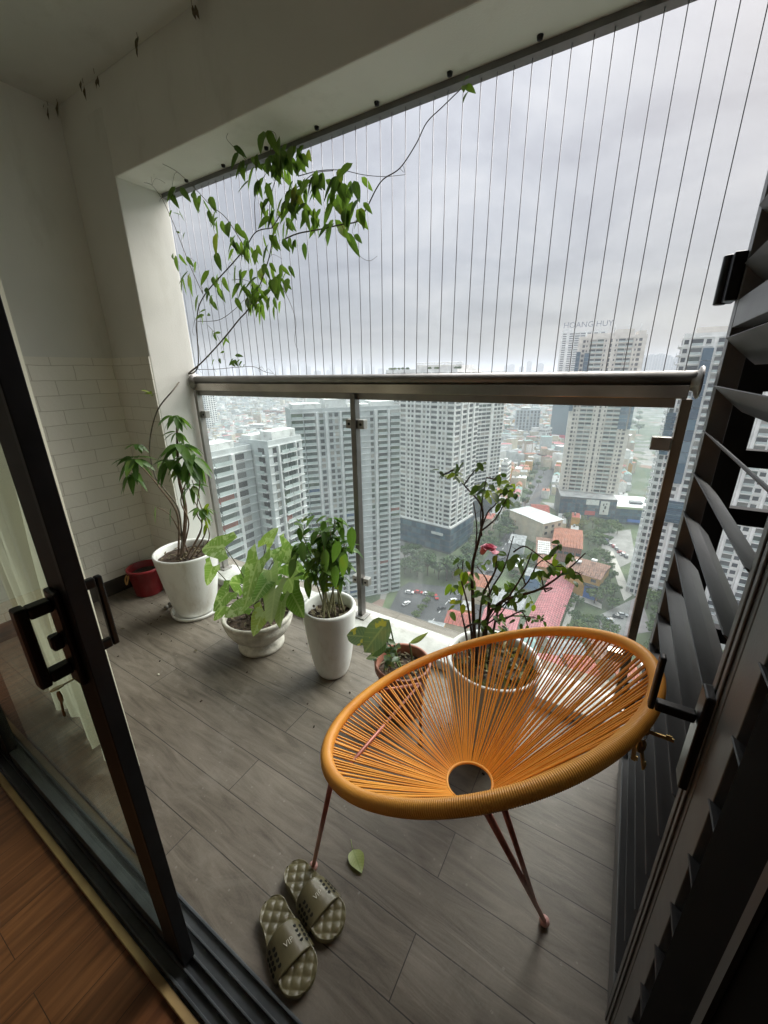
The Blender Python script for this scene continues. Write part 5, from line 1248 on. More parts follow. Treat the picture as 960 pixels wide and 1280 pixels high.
sp_ = (Pf[1]-Pf[0]).length*.60
PA = [Pf[0], Pf[0]+pd_*sp_, Pf[3]+pd_*sp_, Pf[3]]; PB = [Pf[0]+pd_*(sp_+.1), Pf[1], Pf[2], Pf[3]+pd_*(sp_+.1)]
part('podium', [c_dark, c_conc], tw, lambda m: m.prism([tuple(p) for p in PA], ZG, ZG+17.6, 0, 1))
def glz(m, A_, B_, z0, z1, rows, cols):
    e_ = (B_-A_); LL = e_.length; e_ /= LL; o = Vector((e_.y, -e_.x))
    if o.dot(A_) > 0: o = -o
    for r_ in range(rows):
        for c_ in range(cols):
            p = A_+e_*(LL*(c_+.5)/cols)+o*.06; m.obox((p.x, p.y, z0+(z1-z0)*(r_+.5)/rows), Vector((e_.x, e_.y, 0)), Vector((o.x, o.y, 0)), Vector((0, 0, 1)), LL/cols*.47, .06, (z1-z0)/rows*.45)
tag(part('shop_glazing', [w_blue], tw, lambda m: glz(m, PA[0], PA[1], ZG+1, ZG+16, 5, 14)), kind='stuff')
def board(u, z, hw_, hz_, m_, nm, parent=None):
    p = Pf[0]+pd_*u-pn_*.35
    return part(nm, [m_], parent or tw, lambda m: m.obox((p.x, p.y, ZG+z), Vector((pd_.x, pd_.y, 0)), Vector((pn_.x, pn_.y, 0)), Vector((0, 0, 1)), hw_, .18, hz_))
board(sp_*.58, 14.6, 4.2, 1.9, c_roofwhite, 'billboard'); board(sp_*.56, 6.4, 3.4, 1.5, cmat('board_red', (.5, .06, .06)), 'billboard'); board(sp_*.80, 11, 2.9, 5.0, c_roofwhite, 'billboard')
for k_, (uu, zz, rr) in enumerate(((.775, 13.5, .8), (.81, 11.5, 1.1), (.79, 8.8, .8), (.825, 14.2, .6))):
    board(sp_*uu, zz, rr*.5, rr, MATS['podium_dark'], 'board_emblem').location.y -= .3
lowp = thing('shopping_block', tuple(((PB[0]+PB[2])/2).to_3d()+Vector((0, 0, ZG))), 'low dark glass shopping block with white roof beside the beige tower', 'mall')
part('wall', [c_dark, c_roofwhite], lowp, lambda m: m.prism([tuple(p) for p in PB], ZG, ZG+13, 0, 1))
tag(part('shop_glazing', [w_blue], lowp, lambda m: glz(m, PB[0], PB[1], ZG+1, ZG+11.5, 4, 9)), kind='stuff')
pb = (PB[0]+PB[1])/2-pn_*.4
part('banner', [c_blue], lowp, lambda m: m.obox((pb.x+3, pb.y, ZG+3.2), Vector((pd_.x, pd_.y, 0)), Vector((pn_.x, pn_.y, 0)), Vector((0, 0, 1)), 7.5, .2, 1.0))
part('fascia', [mat('fascia_green', (.30, .36, .22), .7)], lowp, lambda m: m.obox((pb.x, pb.y, ZG+12.2), Vector((pd_.x, pd_.y, 0)), Vector((pn_.x, pn_.y, 0)), Vector((0, 0, 1)), (PB[1]-PB[0]).length/2, .25, .7))
pc = (PB[0]+PB[2])/2
part('roof_sign', [c_dark], lowp, lambda m: m.obox((pc.x+3, pc.y-4, ZG+14), Vector((pd_.x, pd_.y, 0)), Vector((pn_.x, pn_.y, 0)), Vector((0, 0, 1)), 4, 2.5, .5))
OCC.append((0, 335, 40)); OCC.append((-30, 335, 30))
# white twin behind at left, with the letters
a = G(685, 552); b_ = G(713, 553); dirw = (b_-a).normalized(); zt2 = 52+1.5
tw, F, d, n_ = tower('white_lettered_tower', a+Vector((0, 3)), b_+Vector((26, 3)), 30, ZG+62, zt2, 31, [(.1, 'w', .55, .5, w_dark), (.1, 'w', .55, .5, w_dark), (.08, 'w', .9, .6, w_apt), (.08, 'w', .9, .6, w_apt), (.1, 'w', .55, .5, w_dark), (.1, 'w', .55, .5, w_dark), (.1, 'w', .55, .5, w_dark)], [(.1, 'w', .5, .5, w_dark)]*3, None, c_white,
      'slim white tower with rooftop letters behind the beige balcony tower', 'tower', slab=.06)
part('lower_glass', [w_blue], tw, lambda m: m.prism([tuple(p) for p in F], ZG, ZG+61.9))
roofbox(tw, F, d, n_, .02, .25, .1, .5, zt2, 6.5, c_white)
me = text_mesh('HOANG HUY', 10.5, .3); me.materials.clear(); me.materials.append(mat('sign_letter', (.10, .11, .16), .6))
sp0 = F[0]+d*((F[1]-F[0]).length*.56)-n_*.2
me.transform(Matrix(((d.x, 0, n_.x*-1, sp0.x), (d.y, 0, n_.y*-1, sp0.y), (0, 1, 0, zt2+10), (0, 0, 0, 1)))); me.transform(Matrix.Translation(-Vector(WL[tw.name])))
o = bpy.data.objects.new('roof_lettering', me); col.objects.link(o); o.parent = tw
pr_ = G(694, 556); t = thing('billboard', (pr_.x, pr_.y, ZG), 'red and white roadside billboard at the foot of the blue glass tower', 'billboard')
part('panel', [cmat('board_pink', (.62, .08, .12))], t, lambda m: m.box(pr_.x-14, pr_.x+12, pr_.y-1, pr_.y, ZG+6, ZG+15)); part('panel_text_band', [c_roofwhite], t, lambda m: m.box(pr_.x-9, pr_.x+5, pr_.y-1.4, pr_.y-1.05, ZG+9, ZG+11)); part('frame', [c_conc], t, lambda m: (m.box(pr_.x-12, pr_.x-11, pr_.y-.8, pr_.y-.2, ZG, ZG+6), m.box(pr_.x+9, pr_.x+10, pr_.y-.8, pr_.y-.2, ZG, ZG+6)))
# right-hand tower
a = G(785, 741); zt3 = 12+1.5
b_ = a + Vector((math.cos(rad(-3)), math.sin(rad(-3))))*52
frt = [(.04, 'w', .6, .5, w_dark), (.07, 'b', .9, .6, w_apt), (.05, 'w', .5, .5, w_dark), (.02, 's', 1, 0, 0), (.06, 'b', .9, .6, w_apt), (.05, 'w', .6, .5, w_dark), (.02, 's', 1, 0, 0)]*2+[(.08, 'b', .9, .6, w_apt), (.04, 'w', .6, .5, w_dark), (.02, 's', 1, 0, 0), (.08, 'b', .9, .6, w_apt)]
tw, F, d, n_ = tower('white_balcony_tower', a, b_, 26, ZG, zt3, 35, frt, [(.2, 'w', .6, .55, w_apt), (.2, 'b', .9, .6, w_apt), (.2, 'w', .6, .55, w_apt), (.2, 'b', .9, .6, w_apt)], None, c_white, 'white balcony tower at far right beside the louvred shutter', 'tower', slab=.15)
L = (F[1]-F[0]).length
strip(.135, .20, ZG+58, zt3-4, 'glass_strip'); strip(.255, .33, ZG+58, zt3-4, 'glass_strip'); strip(.135, .33, ZG+40, ZG+50, 'glass_strip'); strip(.0, .06, ZG+70, ZG+88, 'glass_strip')
roofbox(tw, F, d, n_, .08, .6, .2, .8, zt3, 4, c_beige)
OCC.append((a.x+24, a.y+16, 34))
# middle-distance buildings
def block(px, py, wpx, ztop, depth, label, wm_, fl, wallm, bays=None, nm='office_block', roofm=None):
    a = G(px, py); b_ = G(px+wpx, py+1)
    t, F, d, n_ = tower(nm, a, b_, depth, ZG, ztop, fl, bays or [(.1, 'w', .6, .6, wm_)]*8, [(.1, 'w', .6, .6, wm_)]*4, [(.1, 'w', .6, .6, wm_)]*4, wallm, label, 'building', slab=.1, limit=40)
    roofbox(t, F, d, n_, .2, .6, .3, .7, ztop, 4, c_conc); return t
block(642, 546, 30, -59.5, 30, 'pale blue grey office block with vertical window strips behind the viaduct', w_apt, 9, cmat('office_pale', (.46, .50, .53)), [(.03, 's', 1, 0, 0), (.1, 'w', .7, .8, w_apt)]*7)
block(246, 540, 17, -4.5, 24, 'slim white tower with dotted windows beside the left railing post', w_dark, 26, c_white, nm='dotted_tower')
block(300, 545, 45, -88, 40, 'low white hall left of the apartment roofs', w_apt, 3, c_roofwhite, nm='hall')
block(330, 524, 22, -84, 40, 'low building with orange roof line far beyond the apartment blocks', w_apt, 3, c_terra, nm='hall')
block(672, 556, 8, -80, 20, 'small white office standing left of the red billboard', w_apt, 5, c_white)
block(624, 610, 8, -80, 14, 'white narrow house block right behind the tall towers', w_dark, 6, c_white, nm='narrow_block')
# viaduct
va, vb = G(560, 566), G(760, 584); dv = (vb-va).normalized(); nv = Vector((-dv.y, dv.x))
t = thing('viaduct', (va.x, va.y, ZG), 'long pale concrete viaduct crossing the low houses', 'viaduct')
part('deck', [c_conc], t, lambda m: m.obox(((va.x+vb.x)/2, (va.y+vb.y)/2, ZG+9), Vector((dv.x, dv.y, 0)), Vector((nv.x, nv.y, 0)), Vector((0, 0, 1)), (vb-va).length/2, 5.5, .8))
for sg in (-1, 1):
    c_ = (va+vb)/2+nv*(5.3*sg); part('side_barrier', [c_roofwhite], t, lambda m: m.obox((c_.x, c_.y, ZG+10.5), Vector((dv.x, dv.y, 0)), Vector((nv.x, nv.y, 0)), Vector((0, 0, 1)), (vb-va).length/2, .2, .68))
k_ = 0
while k_ < (vb-va).length:
    p = va+dv*k_; part('pier', [c_conc], t, lambda m: m.lathe([(1.2, 0), (1.2, 7), (2.6, 8.1)], 10, (p.x, p.y, ZG))); k_ += 30

# ---- named buildings in the near ground
def gable(name, a, b, depth, h, rh, wallm, roofm, label, cat='house', extra=None, flip=False):
    """a-b is the near long wall on the ground; ridge runs along it unless flip"""
    F, d, n_ = quad_foot(a, b, depth); c = (F[0]+F[2])/2
    t = thing(name, (c.x, c.y, ZG), label, cat)
    part('wall', [wallm], t, lambda m: m.prism([tuple(p) for p in F], ZG, ZG+h))
    L = (F[1]-F[0]).length; o_ = .5
    E = [F[0]-d*o_-n_*o_, F[1]+d*o_-n_*o_, F[2]+d*o_+n_*o_, F[3]-d*o_+n_*o_]
    def rf(m):
        if flip: m1 = (E[0]+E[1])/2; m2 = (E[2]+E[3])/2; A_, B_ = (E[0], E[3]), (E[1], E[2])
        else: m1 = (E[0]+E[3])/2; m2 = (E[1]+E[2])/2; A_, B_ = (E[0], E[1]), (E[3], E[2])
        b0 = len(m.v)
        for p, z in ((A_[0], h), (A_[1], h), (m2, h+rh), (m1, h+rh), (B_[0], h), (B_[1], h)): m.v.append((p.x, p.y, ZG+z+.02))
        m.face((b0, b0+1, b0+2, b0+3)); m.face((b0+3, b0+2, b0+5, b0+4)); m.face((b0, b0+3, b0+4)); m.face((b0+1, b0+5, b0+2)); m.face((b0, b0+4, b0+5, b0+1))
        # standing seams
        n = int(((A_[1]-A_[0]).length)/1.6)
        for k_ in range(1, n):
            u = k_/n; p = A_[0].lerp(A_[1], u); q = m1.lerp(m2, u); r_ = B_[0].lerp(B_[1], u)
            m.tube([(p.x, p.y, ZG+h+.08), (q.x, q.y, ZG+h+rh+.08), (r_.x, r_.y, ZG+h+.08)], .09, 4)
    part('roof', [roofm], t, rf)
    OCC.append((c.x, c.y, max(L, depth)*.55)); return t, F, d, n_
def winrow(t, A_, B_, z, n, hw_, hz_, m_=None):
    e_ = B_-A_; L = e_.length; e_ /= L; o = Vector((e_.y, -e_.x))
    if o.dot(A_) > 0: o = -o
    for k_ in range(n):
        p = A_+e_*(L*(k_+.5)/n)+o*.05; part('window', [m_ or w_dark], t, lambda m: m.obox((p.x, p.y, ZG+z), Vector((e_.x, e_.y, 0)), Vector((o.x, o.y, 0)), Vector((0, 0, 1)), hw_, .06, hz_))
# long pink corrugated roof, two wings
_a = G(652, 800); _d = G(690, 724)-_a; _p = Vector((_d.y, -_d.x)).normalized()
t, F, d, n_ = gable('market_hall', _a, _a+_p*11.5, _d.length, 5, 2.2, c_cream, c_pink, 'long pink corrugated market roof running away from the chair', 'hall', flip=True)
t, F, d, n_ = gable('market_hall', G(600, 792), G(642, 803), 16, 4.5, 2.6, c_cream, c_pink, 'short pink corrugated hall joining the long pink roof at left', 'hall')
# yellow warehouse
t, F, d, n_ = gable('yellow_warehouse', G(702, 738), G(745, 752), 18, 12, 1.5, c_yel, c_rust, 'yellow walled warehouse with a blue tarpaulin door', 'warehouse')
p = F[0]+d*((F[1]-F[0]).length*.80)-n_*.12
part('tarpaulin_door', [c_blue], t, lambda m: m.obox((p.x, p.y, ZG+3.6), Vector((d.x, d.y, 0)), Vector((n_.x, n_.y, 0)), Vector((0, 0, 1)), 2.9, .12, 3.6))
part('door_canopy', [c_dark], t, lambda m: m.obox((p.x-n_.x*.6, p.y-n_.y*.6, ZG+7.9), Vector((d.x, d.y, 0)), Vector((n_.x, n_.y, 0)), Vector((0, 0, 1)), 3.3, .9, .35))
part('window', [w_dark], t, lambda m: m.obox((p.x-n_.x*.05+d.x*.5, p.y-n_.y*.05, ZG+10.3), Vector((d.x, d.y, 0)), Vector((n_.x, n_.y, 0)), Vector((0, 0, 1)), 1.1, .1, .7))
for u, v in ((.15, .4), (.5, .75)): roofbox(t, F, d, n_, u, u+.16, v, v+.12, ZG+14.0, .8, c_roofwhite, 'roof_vent')
t, F, d, n_ = gable('yellow_annex', G(670, 724), G(686, 727), 12, 8, 1.2, c_yel, c_terra, 'smaller yellow shed with brown roof left of the warehouse', 'shed')
# terracotta shed and its neighbours
t, F, d, n_ = gable('terracotta_warehouse', G(688, 700), G(724, 706), 30, 10, 1.6, c_terra, c_terra, 'big terracotta roofed warehouse behind the yellow one', 'warehouse'); winrow(t, F[0], F[1], 6, 5, 1.2, .8)
t, F, d, n_ = gable('grid_roof_shed', G(668, 715), G(688, 718), 30, 9, .5, c_rust, c_rust, 'brown shed with a white skylight grid on its roof', 'shed')
def sky_(m):
    LL = (F[1]-F[0]).length
    for i_ in range(6):
        for j in range(6):
            p = F[0]+d*(LL*(.12+.14*i_))+n_*(6+3.2*j); m.obox((p.x, p.y, ZG+9.62), Vector((d.x, d.y, 0)), Vector((n_.x, n_.y, 0)), Vector((0, 0, 1)), LL*.055, 1.2, .12)
tag(part('skylight_grid', [c_roofwhite], t, sky_), kind='stuff')
t, F, d, n_ = gable('white_roof_house', G(676, 682), G(700, 676), 30, 15, .4, c_cream, c_roofwhite, 'pale green house with a bright white roof in front of the beige tower', 'house'); winrow(t, F[0], F[1], 8, 3, 1.1, .9); winrow(t, F[0], F[1], 12, 3, 1.1, .9)
t, F, d, n_ = gable('red_roof_house', G(663, 660), G(684, 662), 22, 11, 3, c_cream, c_red, 'house with faded red roof left of the white roofed house', 'house')
t, F, d, n_ = gable('grey_concrete_house', G(634, 702), G(652, 705), 14, 12, .3, c_grey, c_roofgrey, 'bare grey concrete house among trees beside the street', 'house')
t, F, d, n_ = gable('red_shed', G(556, 790), G(584, 797), 10, 5, 2.6, c_cream, c_red, 'small red tiled hut by the road beside the rose pot', 'hut')
t, F, d, n_ = gable('orange_roof_house', G(578, 752), G(606, 758), 12, 10, 2, c_cream, c_terra, 'orange roofed house seen through the rose stems', 'house')
t, F, d, n_ = gable('blue_wall_house', G(655, 736), G(672, 740), 9, 8, .4, cmat('wall_blue', (.16, .26, .42)), c_roofgrey, 'small blue walled house at the end of the pink roof', 'house')
t, F, d, n_ = gable('grey_shed', G(612, 765), G(650, 775), 14, 5, .8, c_grey, c_roofgrey, 'wide grey sheet roofed shed behind the short pink hall', 'shed')
for px, py, wp, dp, h_, wm2, rm2, lab_ in ((664, 862, 40, 12, 6, c_cream, c_pink, 'house with a pink roof seen through the chair cords, nearest the white kerb'), (712, 868, 34, 12, 7, c_cream, c_red, 'red roofed house seen through the right chair cords'), (690, 836, 40, 10, 6, c_white, c_roofgrey, 'white house with grey roof seen through the chair cords'), (742, 842, 30, 12, 7, c_yel, c_rust, 'yellow house with rusty roof seen through the chair cords'), (768, 872, 26, 12, 8, c_cream, c_terra, 'terracotta roofed house nearest the shutter seen through the chair'), (640, 830, 28, 10, 6, c_tan, c_green, 'teal roofed shop beside the rose pot')):
    gable('small_house', G(px, py), G(px+wp, py+4), dp, h_, 1.6, wm2, rm2, lab_)

# ---- low houses everywhere else
random.seed(17)
road_c = [G(x, y) for x, y in ((470, 850), (505, 780), (530, 755), (560, 740), (600, 730), (620, 700), (640, 670), (660, 630), (675, 600), (690, 570), (700, 556))]
def near_road(p, w_):
    for i_ in range(len(road_c)-1):
        a, b_ = road_c[i_], road_c[i_+1]; e_ = b_-a; u = max(0, min(1, (p-a).dot(e_)/e_.length_squared))
        if (p-(a+e_*u)).length < w_: return True
    return False
rooflist = [(c_red, 'red roofed'), (c_pink, 'pink roofed'), (c_terra, 'terracotta roofed'), (c_roofgrey, 'grey roofed'), (c_green, 'teal sheet roofed'), (c_roofwhite, 'white roofed'), (c_rust, 'rusty roofed'), (c_conc, 'concrete roofed'), (c_conc, 'concrete roofed'), (c_roofgrey, 'grey roofed')]
walls = [(c_white, 'white'), (c_cream, 'cream'), (c_grey, 'grey'), (c_tan, 'tan'), (c_yel, 'yellow'), (c_cream, 'cream')]
cands = []
y = 90.0; rot = rad(7)
def hid(px, py, r):
    if px < 232 or px > 905 or py > 905: return True
    if px < 385 and r < 330: return True
    if 380 < px < 503 and r > 120: return True
    if 500 <= px < 586 and r > 195 : return True
    if 586 <= px < 618 and r > 262: return True
    if 700 < px < 775 and r > 300: return True
    if px > 785 and r > 200: return True
    return False
for i_ in range(-88, 50):
    for j in range(7, 140):
        cw_, cd_ = 7.6, 13
        x0 = i_*cw_ + random.uniform(-1, 1); y0 = j*cd_*1.0 + random.uniform(-1.5, 1.5)
        p = Vector((x0*math.cos(rot)-y0*math.sin(rot), x0*math.sin(rot)+y0*math.cos(rot)))
        r = p.length; s = proj((p.x, p.y, ZG+6))
        if r < 85 or hid(s[0], s[1], r): continue
        if any((p-Vector((ox, oy))).length < orr*.9+4 for ox, oy, orr in OCC): continue
        if near_road(p, 13 if r < 330 else 10): continue
        if random.random() < (.22 if r < 260 else .06): continue
        # leave the green belts to trees
        if r < 300 and (500 < s[0] < 640 and 660 < s[1] < 735): continue
        if r < 300 and (728 < s[0] < 830 and 655 < s[1] < 800): continue
        cands.append((r, p, s))
cands.sort(key=lambda c: c[0])
stuff = MB(); smats = []
def house_geo(m, p, w_, dp, h, rh, a, wi, ri):
    ca, sa = math.cos(a), math.sin(a)
    def T(x, y): return (p.x+x*ca-y*sa, p.y+x*sa+y*ca)
    P = [T(-w_/2, -dp/2), T(w_/2, -dp/2), T(w_/2, dp/2), T(-w_/2, dp/2)]; b0 = len(m.v)
    for q in P: m.v.append((q[0], q[1], ZG))
    for q in P: m.v.append((q[0], q[1], ZG+h))
    for k_ in range(4): m.face((b0+k_, b0+(k_+1) % 4, b0+4+(k_+1) % 4, b0+4+k_), wi)
    if rh > .6:
        f, g = T(0, -dp/2), T(0, dp/2); m.v.append((f[0], f[1], ZG+h+rh)); m.v.append((g[0], g[1], ZG+h+rh))
        m.face((b0+4, b0+8, b0+9, b0+7), ri); m.face((b0+5, b0+6, b0+9, b0+8), ri); m.face((b0+4, b0+5, b0+8), wi); m.face((b0+6, b0+7, b0+9), wi)
    else: m.face((b0+4, b0+5, b0+6, b0+7), ri)
NH = 0
for r, p, s in cands:
    w_ = random.uniform(4.6, 7.2); dp = random.uniform(7, 12.5); h = random.choice((6, 7, 9, 10, 12, 13)) if r > 230 else random.choice((4, 5, 6, 8))
    rm_, rl_ = random.choice(rooflist); wm2, wl_ = random.choice(walls); rh = random.choice((.2, 1.6, 2.2)) if rm_ in (c_red, c_terra, c_pink, c_rust, c_green) else .2
    a = rot+random.choice((0, 0, math.pi/2*0))+random.uniform(-.06, .06)
    if NH < 290:
        m = MB(); house_geo(m, p, w_, dp, h, rh, a, 0, 1); o = m.build('town_house', [wm2, rm_])
        where = 'near the street and trees' if r < 260 else 'in the old quarter before the viaduct' if r < 480 else 'beyond the viaduct'
        if NH < 150 and rh < .6:
            tk = MB(); tx, ty = random.uniform(-1.2, 1.2), random.uniform(-2.5, 2.5); tk.lathe([(0, 0), (.62, 0), (.62, 1.3), (.3, 1.6), (0, 1.62)], 10, (p.x+tx, p.y+ty, ZG+h+.35)); tk.box(p.x+tx-.5, p.x+tx+.5, p.y+ty-.5, p.y+ty+.5, ZG+h+.01, ZG+h+.34)
            tk.build('water_tank', [c_conc if NH % 2 else steel_dull], o)
        tag(o, f'{"tall" if h > 9 else "low"} {wl_} walled {rl_} house {where}', 'house', 'low town houses far below'); NH += 1
    else:
        for q in (wm2, rm_):
            if q not in smats: smats.append(q)
        house_geo(stuff, p, w_, dp, h, rh, a, smats.index(wm2), smats.index(rm_))
# the far quarters that read as one mass
for _ in range(11000):
    r = 480+2700*random.random()**1.4; az = random.uniform(-60, 8); p = Vector((math.sin(rad(az))*r, math.cos(rad(az))*r)); s = proj((p.x, p.y, ZG+5))
    if hid(s[0], s[1], r): continue
    rm_, _l = random.choice(rooflist+[(c_conc, 0), (c_roofgrey, 0), (c_green, 0), (c_roofgrey, 0)]*5); wm2, _l = random.choice(walls[:4])
    for q in (wm2, rm_):
        if q not in smats: smats.append(q)
    k_ = 1+r/2500
    house_geo(stuff, p, random.uniform(5, 9)*k_, random.uniform(7, 13)*k_, random.choice((6, 9, 12, 15, 18)) if random.random() < .97 else random.uniform(18, 30), .2, random.uniform(0, 3), smats.index(wm2), smats.index(rm_))
tag(stuff.build('distant_quarters', smats, None, (0, 0, 0)), kind='stuff')

# ---- skyline towers in the haze
random.seed(9)
skm = mat('skyline_wall', (.42, .44, .46), .8, vary=.1)
def sky_mat():
    m = mat('skyline_facade', (.4, .4, .4), .7); t, b = nodes(m); tcn = N('ShaderNodeTexCoord', t); sx = N('ShaderNodeSeparateXYZ', t); t.links.new(tcn.outputs['Object'], sx.inputs[0])
    zz = M_(t, 'GREATER_THAN', M_(t, 'FRACT', M_(t, 'MULTIPLY', sx.outputs[2], .28)), .5); xx = M_(t, 'GREATER_THAN', M_(t, 'FRACT', M_(t, 'MULTIPLY', M_(t, 'ADD', sx.outputs[0], sx.outputs[1]), .14)), .35)
    mx = N('ShaderNodeMix', t, data_type='RGBA'); t.links.new(M_(t, 'MULTIPLY', zz, xx), mx.inputs[0]); mx.inputs[6].default_value = (.46, .47, .48, 1); mx.inputs[7].default_value = (.15, .18, .21, 1)
    t.links.new(mx.outputs[2], b.inputs['Base Color']); return m
skf = sky_mat()
SKY = [(803, 446, 12, 1500), (815, 444, 10, 1500), (826, 443, 10, 1520), (836, 446, 10, 1550), (846, 448, 10, 1560), (792, 450, 9, 1700), (662, 452, 6, 2400), (676, 455, 8, 2300), (640, 456, 7, 2600)]
for k_ in range(26): SKY.append((225+k_*10.2+random.uniform(-4, 4), random.uniform(450, 464), random.uniform(3, 9), random.uniform(2400, 3400)))
for k_ in range(7): SKY.append((632+k_*9+random.uniform(-3, 3), random.uniform(455, 464), random.uniform(3, 7), random.uniform(2500, 3400)))
for k_, (px, py, wp, r) in enumerate(SKY):
    dr_ = ray(px, py); hd = math.hypot(dr_.x, dr_.y); p = dr_*(r/hd); w_ = wp*r/hd*1.0; zt_ = EYE.z+p.z
    m = MB(); e_ = Vector((p.y, -p.x)).normalized(); f_ = Vector((p.x, p.y)).normalized()
    P = [Vector((p.x, p.y))+e_*(s1*w_/2)+f_*(s2*w_*.4) for s1, s2 in ((-1, -1), (1, -1), (1, 1), (-1, 1))]
    m.prism([tuple(q) for q in P], ZG, zt_); 
    Q = [Vector((p.x, p.y))+e_*(s1*w_/4)+f_*(s2*w_*.2) for s1, s2 in ((-1, -1), (1, -1), (1, 1), (-1, 1))]
    m.prism([tuple(q) for q in Q], zt_, zt_+random.uniform(2, 6))
    o = m.build('skyline_tower', [skf]); tag(o, 'pale hazy high-rise in the cluster beside the far right tower' if k_ < 6 else 'pale high-rise on the hazy skyline above the handrail', 'tower', 'skyline towers at right' if k_ < 6 else 'skyline towers in the haze')

# ---- trees
random.seed(23)
def tree_leaf_mat(nm, c0, c1):
    m = bpy.data.materials.new(nm); m.use_nodes = True; t = m.node_tree; b = t.nodes['Principled BSDF']; g = N('ShaderNodeNewGeometry', t); oi = N('ShaderNodeObjectInfo', t)
    r = N('ShaderNodeValToRGB', t); r.color_ramp.elements[0].color = c0+(1,); r.color_ramp.elements[1].color = c1+(1,)
    t.links.new(M_(t, 'ADD', M_(t, 'MULTIPLY', g.outputs['Random Per Island'], .6), M_(t, 'MULTIPLY', oi.outputs['Random'], .4)), r.inputs[0]); t.links.new(r.outputs[0], b.inputs['Base Color']); b.inputs['Roughness'].default_value = .7; return m
tl = [tree_leaf_mat('crown_deep', (.032, .070, .024), (.075, .13, .040)), tree_leaf_mat('crown_mid', (.045, .09, .024), (.11, .17, .045)), tree_leaf_mat('crown_light', (.05, .09, .02), (.12, .18, .04))]
trunk_m = mat('tree_trunk', (.12, .09, .065), .9, vary=.3, scale=2)
TP = []
for kk in range(4):
    cm = MB(); R_ = (4.2, 5.0, 3.4, 4.6)[kk]; cent = []
    for _ in range(13):
        a = random.uniform(0, 6.28); r = R_*.72*math.sqrt(random.random()); cent.append(Vector((r*math.cos(a), r*math.sin(a), 6.2+random.uniform(-1.5, 1.9)*(1.15-r/R_))))
    for c in cent:
        rr = random.uniform(.26, .42)*R_
        for _ in range(52):
            d = rv()
            if d.length < .05: continue
            d.normalize(); d.z = d.z*.75+.1; p = c+d*rr*random.uniform(.75, 1.08); s_ = random.uniform(.28, .55)
            n_ = (d+rv()*.5).normalized(); u_ = n_.cross(Vector((0, 0, 1)))
            if u_.length < .1: u_ = Vector((1, 0, 0))
            u_.normalize(); w_ = n_.cross(u_); b0 = len(cm.v)
            for q in (u_*s_, w_*s_*.7, u_*-s_, w_*-s_*.7): cm.v.append(tuple(p+q+n_*random.uniform(-.1, .1)))
            cm.face((b0, b0+1, b0+2, b0+3))
    tm = MB(); q = bez([(0, 0, 0), (.1, .05, 2), (0, .1, 4.2), (.1, 0, 6.2)], 3); tm.tube(q, taper(.28, .10, len(q)), 7)
    for c in cent[:6]: tm.tube([(0, .08, 3.4), (c.x*.5, c.y*.5, 4.9), tuple(c)], [.12, .08, .03], 5, 0, False)
    TP.append((cm, tm))
TD = {}
def plant_tree(px, py, k_, s_, label, group, ml=None):
    g = G(px, py) if not isinstance(px, Vector) else px
    t = thing('tree', (g.x, g.y, ZG), label, 'tree', group)
    ml = random.randrange(3) if ml is None else ml
    if (k_, ml) not in TD:
        c = TP[k_][0].build('crown', [tl[ml]], None, (0, 0, 0)); tr_ = TP[k_][1].build('trunk', [trunk_m], None, (0, 0, 0)); TD[(k_, ml)] = (c.data, tr_.data); bpy.data.objects.remove(c); bpy.data.objects.remove(tr_)
    for nm, me in zip(('crown', 'trunk'), TD[(k_, ml)]):
        o = bpy.data.objects.new(nm, me); col.objects.link(o); o.parent = t
    t.rotation_euler = (0, 0, random.uniform(0, 6.28)); t.scale = (s_, s_, s_*random.uniform(.85, 1.15)); t['group'] = group
# median row on the road
for px, py in ((506, 800), (513, 788), (520, 778), (527, 768), (533, 760), (538, 752)): plant_tree(px, py, random.randrange(4), .62, 'small round street tree in the row on the road median beside the tall tower', 'median trees', 2)
def scatter(poly, n, sc, label, group, ml=None):
    P = [Vector(p) for p in poly]; xs = [p.x for p in P]; ys = [p.y for p in P]; k_ = 0; tries = 0; got = []
    while k_ < n and tries < n*40:
        tries += 1; x, y = random.uniform(min(xs), max(xs)), random.uniform(min(ys), max(ys)); ins = False
        for i_ in range(len(P)):
            a, b_ = P[i_], P[i_-1]
            if (a.y > y) != (b_.y > y) and x < (b_.x-a.x)*(y-a.y)/(b_.y-a.y)+a.x: ins = not ins
        if not ins or any((x-q[0])**2+(y-q[1])**2 < 45 for q in got): continue
        got.append((x, y)); plant_tree(x, y, random.randrange(4), sc*random.uniform(.75, 1.25), label, group, ml); k_ += 1
scatter([(504, 700), (560, 714), (600, 690), (600, 712), (575, 728), (540, 726), (504, 720)], 22, 1.15, 'broad dark tree in the belt between the tall white tower and the road', 'trees below the white tower', 0)
scatter([(590, 665), (622, 655), (650, 628), (660, 640), (640, 675), (608, 700), (592, 690)], 26, .95, 'street tree along the avenue right of the tall towers', 'avenue trees')
scatter([(655, 600), (672, 565), (690, 565), (672, 612), (660, 628)], 22, .85, 'tree along the far avenue before the viaduct', 'avenue trees')
scatter([(734, 705), (752, 685), (764, 720), (770, 770), (742, 760)], 20, .85, 'bushy tree beside the yellow warehouse', 'trees by the warehouse', 1)
scatter([(700, 770), (735, 770), (760, 790), (780, 810), (770, 830), (700, 812)], 18, .7, 'round tree in the garden plot above the chair rim', 'garden plot trees')
scatter([(706, 748), (722, 752), (722, 766), (704, 764)], 4, .6, 'small tree at the end of the pink roof', 'trees by the pink roof')
scatter([(706, 655), (760, 655), (776, 668), (748, 692), (726, 672)], 20, .9, 'tree in the open ground in front of the dark shopping base', 'trees before the shops')
